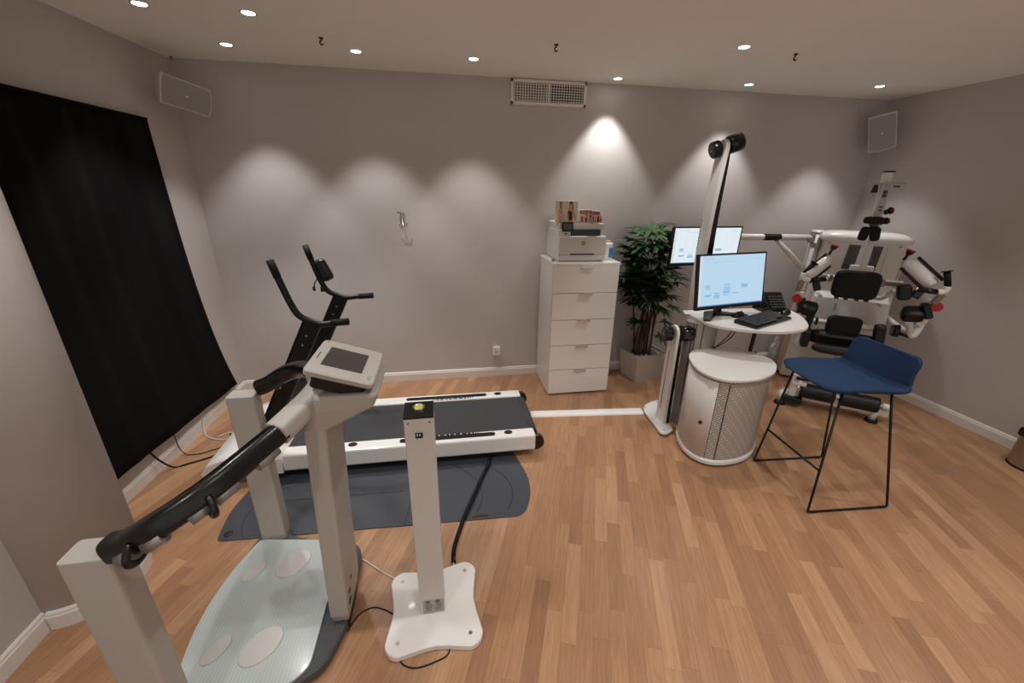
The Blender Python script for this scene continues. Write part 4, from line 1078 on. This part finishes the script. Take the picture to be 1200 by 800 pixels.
mb = MB(); mb.box((.275, -.001, 1.12), (.003, .003, .36), 0, rot=(0, R(2), 0)); mb.box((-.24, -.001, 1.31), (.02, .003, .008)); mb.box((.23, -.001, 1.31), (.02, .003, .008)); mb.build('panel_seam', 'dark_grey', t, local=True)
# lower shroud
mb = MB(); mb.loft([hr(.40, .30, .0, .12, .02), hr(.62, .28, .0, .14, .02), hr(.86, .26, .0, .13, .02), hr(.905, .25, .0, .08, .02)], smooth=False); mb.build('lower_shroud', 'white_paint', t, local=True, bevel=.004)
# base frame
for s in (1, -1):
    mb = MB(); mb.box((s*.22, Y(.18), .07), (.07, .80, .06), .01); mb.build('base_beam', 'white_paint', t, local=True)
mb = MB(); mb.box((0, Y(.56), .085), (.72, .07, .06), .012); mb.box((0, Y(.2), .08), (.44, .06, .05), .01); mb.build('cross_beam', 'white_paint', t, local=True)
for x_, d_ in ((.27, .59), (-.36, .62), (.27, -.2), (-.27, -.2)):
    mb = MB(); mb.cyl((x_, Y(d_), .012), (x_, Y(d_), .12), .026, .022, n=18); cf = mb.build('levelling_foot', 'white_paint', t, local=True)
    mb = MB(); mb.cyl((x_, Y(d_), 0), (x_, Y(d_), .022), .045, .038, n=22); mb.build('rubber_pad', 'black_rubber', t, local=True)
mb = MB(); mb.box((-.29, Y(.60), .18), (.055, .05, .22), .01); mb.box((-.26, Y(.62), .21), (.10, .04, .03), .008); mb.build('foot_lever_bracket', 'white_gloss', t, local=True)
mb = MB(); mb.box((-.25, Y(.645), .265), (.09, .02, .03), .008); mb.box((-.28, Y(.63), .06), (.14, .06, .06), .012); mb.build('lever_block', 'black_plastic', t, local=True)
mb = MB(); mb.box((-.24, Y(.657), .278), (.06, .012, .014), .005); mb.build('red_lever', 'red_plastic', t, local=True)
# foot rollers
for xa, xb in ((-.24, -.005), (.035, .275)):
    mb = MB(); mb.tube([(xa, Y(.60), .15), (xa+.012, Y(.60), .15), (xb-.012, Y(.60), .15), (xb, Y(.60), .15)], .062, 22); mb.build('foot_roller', 'black_leather', t, local=True)
mb = MB(); mb.cyl((-.29, Y(.60), .15), (.36, Y(.60), .15), .014, n=14); mb.cyl((.30, Y(.60), .15), (.35, Y(.60), .15), .026, n=16); mb.box((.015, Y(.57), .18), (.03, .05, .16), .006); mb.build('roller_axle', 'white_gloss', t, local=True)
# seat / thigh pads
mb = MB(); mb.pad((-.02, Y(.42), .585), (.50, .10, .12), (R(20), 0, 0), .4); mb.build('hip_pad', 'black_leather', t, local=True)
mb = MB(); mb.pad((-.04, Y(.53), .52), (.40, .07, .075), (R(60), 0, 0), .4); mb.build('thigh_pad', 'black_leather', t, local=True)
mb = MB(); mb.pad((-.285, Y(.44), .57), (.06, .16, .17), None, .4); mb.build('side_cushion', 'black_leather', t, local=True)
mb = MB(); mb.box((0, Y(.30), .50), (.40, .30, .06), .01); mb.box((0, Y(.40), .33), (.09, .09, .34), .012); mb.box((.02, Y(.47), .43), (.14, .06, .09), .01); mb.build('seat_carrier', 'white_paint', t, local=True)
# lumbar pad on its tube
mb = MB(); mb.cyl((-.29, Y(.33), .69), (.21, Y(.33), .69), .022, n=18); mb.build('lumbar_tube', 'white_gloss', t, local=True)
mb = MB(); mb.box((.19, Y(.33), .69), (.03, .06, .06), .008); mb.box((-.225, Y(.33), .69), (.02, .06, .06), .008); mb.build('tube_collar', 'black_plastic', t, local=True)
mb = MB(); mb.pad((-.05, Y(.40), .70), (.235, .07, .155), None, .42); mb.build('lumbar_pad', 'black_fabric', t, local=True)
mb = MB(); mb.pad((-.29, Y(.42), .71), (.05, .11, .16), (0, R(6), 0), .45); mb.build('hip_side_pad', 'black_leather', t, local=True)
mb = MB(); mb.pad((.17, Y(.46), .685), (.075, .09, .16), (0, R(-8), 0), .45); mb.build('hip_side_pad', 'black_leather', t, local=True)
mb = MB(); mb.cyl((.25, Y(.40), .715), (.29, Y(.40), .715), .045, .05, n=18); mb.cyl((.29, Y(.40), .70), (.36, Y(.42), .685), .012, n=12); mb.build('side_knob', 'black_plastic', t, local=True)
mb = MB(); mb.box((.0, Y(.22), .69), (.10, .22, .05), .01); mb.box((.15, Y(.3), .88), (.012, .1, .012), .003); mb.box((-.13, Y(.34), .83), (.012, .02, .07), .003); mb.build('lumbar_bracket', 'aluminium', t, local=True)
# back pad
mb = MB(); mb.cyl((-.30, Y(.30), 1.06), (.24, Y(.30), 1.06), .024, n=18); mb.box((0, Y(.20), 1.06), (.12, .2, .06), .01); mb.build('back_tube', 'white_gloss', t, local=True)
mb = MB(); mb.box((.16, Y(.30), 1.055), (.16, .05, .035), .006); mb.box((.12, Y(.30), 1.06), (.025, .07, .06), .006); mb.box((-.21, Y(.30), 1.06), (.02, .06, .06), .006); mb.box((-.26, Y(.30), 1.06), (.05, .05, .05), .01); mb.build('back_tube_sleeve', 'aluminium', t, local=True)
mb = MB(); mb.pad((-.055, Y(.405), 1.037), (.30, .075, .225), None, .42); mb.build('back_pad', 'black_fabric', t, local=True)
mb = MB()
for x_ in (-.15, -.09, -.02, .04): mb.box((x_, Y(.39), .925), (.03, .03, .03), .004)
mb.build('pad_clip', 'black_plastic', t, local=True)
mb = MB(); mb.box((-.02, Y(.24), 1.135), (.15, .05, .07), .008); mb.build('rail_clamp', 'white_gloss', t, local=True)
mb = MB(); mb.cyl((.055, Y(.28), 1.11), (.055, Y(.33), 1.11), .024, n=8); mb.build('clamp_knob', 'red_plastic', t, local=True)
# central upright rail, head pads
mb = MB(); mb.tube([(-.02, Y(.27), 1.06), (-.02, Y(.27), 1.50)], .02, sq=(.045, .05), up=(0, 1, 0)); mb.build('lower_rail', 'white_paint', t, local=True)
mb = MB(); mb.tube([(-.03, Y(.27), 1.46), (-.042, Y(.27), 1.80), (-.046, Y(.27), 1.86)], .02, sq=(.062, .05), up=(0, 1, 0)); ur = mb.build('head_rail', 'white_paint', t, local=True)
mb = MB(); mb.box((-.033, Y(.297), 1.66), (.036, .004, .24), 0, rot=(0, R(2.0), 0)); mb.build('rail_inlay', 'aluminium', ur, local=True)
mb = MB(); 
for z in (1.70, 1.725): mb.cyl((-.034, Y(.298), z), (-.034, Y(.303), z), .014, n=16)
mb.box((-.032, Y(.30), 1.62), (.02, .003, .012)); mb.box((-.03, Y(.30), 1.595), (.02, .003, .012)); mb.build('rail_figures', 'black_plastic', ur, local=True)
mb = MB(); mb.box((-.045, Y(.27), 1.868), (.068, .056, .012), .003); mb.build('rail_cap', 'black_plastic', t, local=True)
mb = MB(); mb.box((-.042, Y(.27), 1.785), (.20, .14, .012), .003); mb.build('head_shelf', 'aluminium', t, local=True)
mb = MB(); mb.cyl((-.10, Y(.30), 1.775), (-.10, Y(.30), 1.72), .012, .022, n=14); mb.build('shelf_plunger', 'black_plastic', t, local=True)
mb = MB(); mb.box((.02, Y(.3), 1.765), (.04, .01, .012), .003); mb.build('shelf_catch', 'black_plastic', t, local=True)
for (z, x_) in ((1.59, .03), (1.515, .025)):
    mb = MB(); mb.cyl((x_-.03, Y(.28), z-.012), (x_-.005, Y(.28), z), .018, n=12); mb.cyl((x_-.005, Y(.28), z), (x_+.012, Y(.28), z+.008), .026, n=10); kn = mb.build('knob_base', 'black_plastic', t, local=True)
    mb = MB(); mb.cyl((x_+.0125, Y(.28), z+.008), (x_+.022, Y(.28), z+.012), .024, .018, n=10); mb.build('knob_cap', 'red_plastic', t, local=True)
mb = MB(); mb.pad((-.062, Y(.37), 1.525), (.125, .07, .055), None, .5); mb.build('head_pad', 'black_fabric', t, local=True)
for x_, a_ in ((-.088, 10), (-.022, -10)):
    mb = MB(); mb.pad((x_-.008, Y(.37), 1.425), (.062, .06, .105), (0, R(-a_*-.6), 0), .55); mb.build('neck_pad', 'black_fabric', t, local=True)
mb = MB(); mb.box((-.05, Y(.36), 1.445), (.10, .05, .06), .015); mb.box((-.045, Y(.31), 1.49), (.05, .06, .03), .006); mb.build('neck_pad_mount', 'black_plastic', t, local=True)
# arm units
def arm_unit(s, sets):
    g = sets
    mb = MB(); a, b = V(g['cyl'][0]), V(g['cyl'][1]); d = (b-a).normalized()
    mb.tube([a, a+d*.012, a+(b-a)*.12, b-(b-a)*.08, b-d*.01, b], [.03], 20) if False else mb.loft([ring_of(p, d, r) for p, r in ((a, .02), (a+d*.008, .032), (a+d*.05, .045), (b-d*.05, .045), (b-d*.01, .04), (b, .03))])
    mb.build('arm_cylinder', 'white_gloss', t, local=True)
    for off in g['bars']:
        o = V(off); mb = MB(); mb.tube([a+o+d*.02, b+o-d*.0], .008, sq=(.022, .014), up=(0, 1, 0)); mb.build('guide_bar', 'black_plastic', t, local=True)
    mb = MB(); k = V(g['knob']); st = V(g['knob_from']); mb.cyl(st, k, .010, n=10); dd = (k-st).normalized(); mb.cyl(k-dd*.02, k+dd*.004, .018, .024, n=12); mb.build('tension_stem', 'black_plastic', t, local=True)
    mb = MB(); mb.cyl(k+dd*.004, k+dd*.018, .03, .026, n=10); mb.build('tension_knob', 'red_plastic', t, local=True)
    # handle: horizontal black bar, white elbow, upright grip
    hb = [V(p) for p in g['bar']]; mb = MB(); mb.tube(hb, .019, 16); mb.build('handle_bar', 'black_plastic', t, local=True)
    el = [V(p) for p in g['elbow']]; mb = MB(); mb.tube(el, .021, 14, 4); mb.build('elbow', 'white_gloss', t, local=True)
    gr = [V(p) for p in g['grip']]; mb = MB(); mb.tube(gr, .019, 16); d2 = (gr[-1]-gr[0]).normalized(); mb.cyl(gr[-1], gr[-1]+d2*.008, .030, n=18); mb.build('grip', 'black_rubber', t, local=True)
    mb = MB(); mb.cyl(hb[0]-(hb[1]-hb[0]).normalized()*.02, hb[0], .014, n=12); mb.build('bar_ferrule', 'chrome', t, local=True)
    dr_ = [V(p) for p in g['drop']]; mb = MB(); mb.tube(dr_, .02, sq=(.04, .03), up=(0, 1, 0)); mb.build('drop_link', 'aluminium', t, local=True)
    sk = V(g['side_knob']); mb = MB(); mb.cyl(sk, sk+V((0, -.028, 0)), .034, .036, n=9); mb.build('lock_knob', 'red_plastic', t, local=True)
    pl_ = [V(p) for p in g['plate']]; mb = MB(); mb.tube(pl_, .02, sq=(.055, .022), up=(0, 1, 0)); mb.build('arm_plate', 'white_gloss', t, local=True)
    mb = MB(); c_ = V(g['plate'][-1])+V((.0, -.02, .05)); mb.cyl(c_, c_+V((0, -.025, 0)), .017, n=12); mb.cyl(c_+V((-.02*s, .0, -.02)), c_+V((-.02*s, -.02, -.02)), .012, n=12); mb.build('plate_knob', 'black_plastic', t, local=True)
    for c, dm, ro in g['pads']:
        mb = MB(); mb.pad(c, dm, ro, .5); mb.build('arm_pad', 'black_leather', t, local=True)
    mb = MB(); mb.box(g['block'], (.05, .05, .08), .008, rot=(0, R(20*s), 0)); mb.build('joint_block', 'black_plastic', t, local=True)
    fr_ = [V(p) for p in g['frame']]; mb = MB(); mb.tube(fr_, .02, 12, 4); mb.build('arm_frame', 'white_paint', t, local=True)
def ring_of(p, d, r, n=20):
    a = d.orthogonal().normalized(); b = d.cross(a); return [p+a*(r*math.cos(2*PI*i/n))+b*(r*math.sin(2*PI*i/n)) for i in range(n)]
arm_unit(-1, dict(cyl=((-.27, Y(.40), 1.225), (-.40, Y(.52), 1.085)), bars=[(-.015, -.0, .045), (.03, -.0, -.045)], knob=(-.26, Y(.40), 1.315), knob_from=(-.28, Y(.40), 1.25),
    bar=((-.27, Y(.50), 1.075), (-.37, Y(.53), 1.062)), elbow=((-.37, Y(.53), 1.062), (-.415, Y(.53), 1.07), (-.42, Y(.52), 1.11)), grip=((-.42, Y(.52), 1.10), (-.37, Y(.50), 1.19)),
    drop=((-.42, Y(.52), 1.05), (-.43, Y(.5), .96)), side_knob=(-.425, Y(.52), .905), plate=((-.405, Y(.49), .95), (-.395, Y(.48), .80)),
    pads=[((-.325, Y(.52), .83), (.115, .10, .10), (R(35), R(8), 0)), ((-.38, Y(.50), .845), (.03, .10, .13), (0, R(10), 0))], block=(-.31, Y(.46), 1.01),
    frame=((-.39, Y(.46), .82), (-.36, Y(.32), .76), (-.31, Y(.12), .72), (-.26, Y(.02), .70))))
arm_unit(1, dict(cyl=((.19, Y(.42), 1.25), (.345, Y(.54), 1.105)), bars=[(.04, -.0, .045), (-.035, -.0, -.04)], knob=(.19, Y(.42), 1.315), knob_from=(.17, Y(.42), 1.255),
    bar=((.265, Y(.58), 1.08), (.36, Y(.60), 1.075)), elbow=((.36, Y(.60), 1.075), (.395, Y(.60), 1.085), (.40, Y(.60), 1.12)), grip=((.40, Y(.60), 1.12), (.375, Y(.58), 1.215)),
    drop=((.395, Y(.58), 1.06), (.375, Y(.56), .99)), side_knob=(.41, Y(.50), .955), plate=((.385, Y(.50), 1.0), (.385, Y(.46), .82)),
    pads=[((.30, Y(.52), .885), (.135, .10, .10), (R(35), R(-6), 0)), ((.365, Y(.52), .92), (.05, .11, .12), (0, R(-25), 0)), ((.215, Y(.50), 1.035), (.085, .08, .12), (0, R(-12), 0))], block=(.29, Y(.50), 1.04),
    frame=((.39, Y(.44), .80), (.37, Y(.34), .71), (.34, Y(.18), .70), (.28, Y(.04), .74))))
mb = MB(); mb.tube([(.40, Y(.40), .90), (.395, Y(.42), .78), (.365, Y(.44), .70), (.325, Y(.42), .80)], .022, 12, 5); mb.build('arm_yoke', 'white_gloss', t, local=True)
mb = MB(); mb.tube([(.10, Y(.2), .93), (.15, Y(.26), .925), (.19, Y(.3), .98), (.20, Y(.34), 1.02)], .018, 12, 4); mb.tube([(-.24, Y(.3), .90), (-.28, Y(.42), .94)], .015, 10); mb.build('arm_link', 'white_gloss', t, local=True)
# swing-arm post at the left rear of the machine and the horizontal arm that carries the rear monitor
Wm = ROOT[t.name]; Wi = Wm.inverted()
def lw(p): return Wi @ V(p)
px_, py_ = 3.35, 3.28
mb = MB(); mb.cyl(lw((px_, py_, .01)), lw((px_, py_, 1.40)), .045, n=24); mb.build('swing_post', 'white_paint', t, local=True)
mb = MB(); mb.cyl(lw((px_, py_, 0)), lw((px_, py_, .02)), .06, n=24); mb.build('post_foot', 'black_rubber', t, local=True)
mb = MB(); mb.cyl(lw((px_, py_, 1.365)), lw((px_, py_, 1.385)), .052, n=24); mb.box(lw((px_-.05, py_, 1.33)), (.05, .06, .08), .008); mb.box(lw((px_-.04, py_-.03, 1.27)), (.03, .03, .05), .006); mb.build('hinge', 'aluminium', t, local=True)
mb = MB(); mb.cyl(lw((px_-.04, py_, 1.335)), lw((2.20, py_, 1.345)), .027, n=20); mb.build('swing_arm', 'white_gloss', t, local=True)
mb = MB(); mb.cyl(lw((2.97, py_, 1.338)), lw((2.80, py_, 1.34)), .029, n=20); mb.build('arm_sleeve', 'black_rubber', t, local=True)
mb = MB(); mb.cyl(lw((2.95, py_, 1.32)), lw((px_-.03, py_, 1.03)), .024, n=18); mb.build('arm_brace', 'white_gloss', t, local=True)
mb = MB(); mb.box(lw((2.26, py_-.055, 1.335)), (.06, .1, .06), .006, rot=Matrix.Rotation(-MYAW, 4, 'Z')); mb.build('monitor_mount', 'black_plastic', t, local=True)

# ------------------------------------------------------------------ bin at the right edge, bag behind the desk
t = thing('pedal_bin', 'brushed steel pedal bin with black lid hinge at the right picture edge', 'bin', (3.84, 1.66, 0))
bx_, by_ = 3.84, 1.66; br = .105
mb = MB(); mb.lathe([(br*1.0, .004), (br, .012), (br*.99, .235), (br*1.0, .24)], 40, (bx_, by_, 0)); mb.build('bin_body', 'brushed_steel', t)
mb = MB(); mb.lathe([(br*1.03, 0), (br*1.03, .012), (br*.9, .014)], 40, (bx_, by_, 0)); mb.build('bin_base', 'black_rubber', t)
mb = MB(); mb.lathe([(br*1.02, .24), (br*1.02, .252), (br*.8, .272), (br*.4, .282), (.0001, .285)], 40, (bx_, by_, 0)); mb.build('bin_lid', 'brushed_steel', t)
mb = MB(); mb.box((bx_-.118, by_+.035, .262), (.05, .07, .065), .02); mb.build('lid_hinge', 'black_plastic', t)
# crumpled plastic bag
def bag():
    mb = MB(); n, m_ = 14, 9; rings = []
    rnd = random.Random(5)
    for j in range(m_):
        v = j/(m_-1); r = .062*math.sin(PI*min(.97, .18+.8*v))**.7; z = .005+.29*v
        rings.append([(3.43+r*(1+rnd.uniform(-.25, .25))*math.cos(2*PI*i/n), 3.495+r*.7*(1+rnd.uniform(-.25, .25))*math.sin(2*PI*i/n), z+rnd.uniform(0, .012)) for i in range(n)])
    mb.loft(rings, smooth=False); return mb
tag(bag().build('plastic_bag', 'plastic_bag', origin=(3.43, 3.495, 0)), 'crumpled clear plastic bag on the floor at the back wall behind the desk', 'bag')
cable('machine_cable', 'dark cable on the floor at the back wall beside the plastic bag', [(3.25, 3.54, .12), (3.25, 3.52, .03), (3.24, 3.48, .006), (3.22, 3.42, .006), (3.26, 3.38, .006)], .005, 'black_rubber')

# ------------------------------------------------------------------ camera and world
f_px, yaw, pitch, roll, cz = 475.563, .169296639, .360116948, .0162544593, 1.70744
cy_, sy_ = math.cos(yaw), math.sin(yaw); cp_, sp_ = math.cos(pitch), math.sin(pitch); cr_, sr_ = math.cos(roll), math.sin(roll)
fw = V((sy_*cp_, cy_*cp_, -sp_)); r_ = V((cy_, -sy_, 0)); u_ = r_.cross(fw)
r2 = r_*cr_ + u_*sr_; u2 = -r_*sr_ + u_*cr_
cam = bpy.data.cameras.new('camera'); co = bpy.data.objects.new('camera', cam); COL.objects.link(co)
co.matrix_world = Matrix(((r2.x, u2.x, -fw.x, 0), (r2.y, u2.y, -fw.y, 0), (r2.z, u2.z, -fw.z, cz), (0, 0, 0, 1)))
cam.sensor_width = 36; cam.lens = f_px/1200*36; cam.clip_start = .02
SC.camera = co
w = bpy.data.worlds.new('world'); SC.world = w; w.use_nodes = True
w.node_tree.nodes['Background'].inputs['Color'].default_value = (1, .985, .95, 1); w.node_tree.nodes['Background'].inputs['Strength'].default_value = .65
SC.view_settings.view_transform = 'Standard'; SC.view_settings.look = 'None'; SC.view_settings.gamma = 1; SC.view_settings.use_curve_mapping = False
SC.view_settings.exposure = -0.06
SC.cycles.use_denoising = True; SC.cycles.max_bounces = 8; SC.cycles.diffuse_bounces = 5
SC.cycles.sample_clamp_indirect = 4
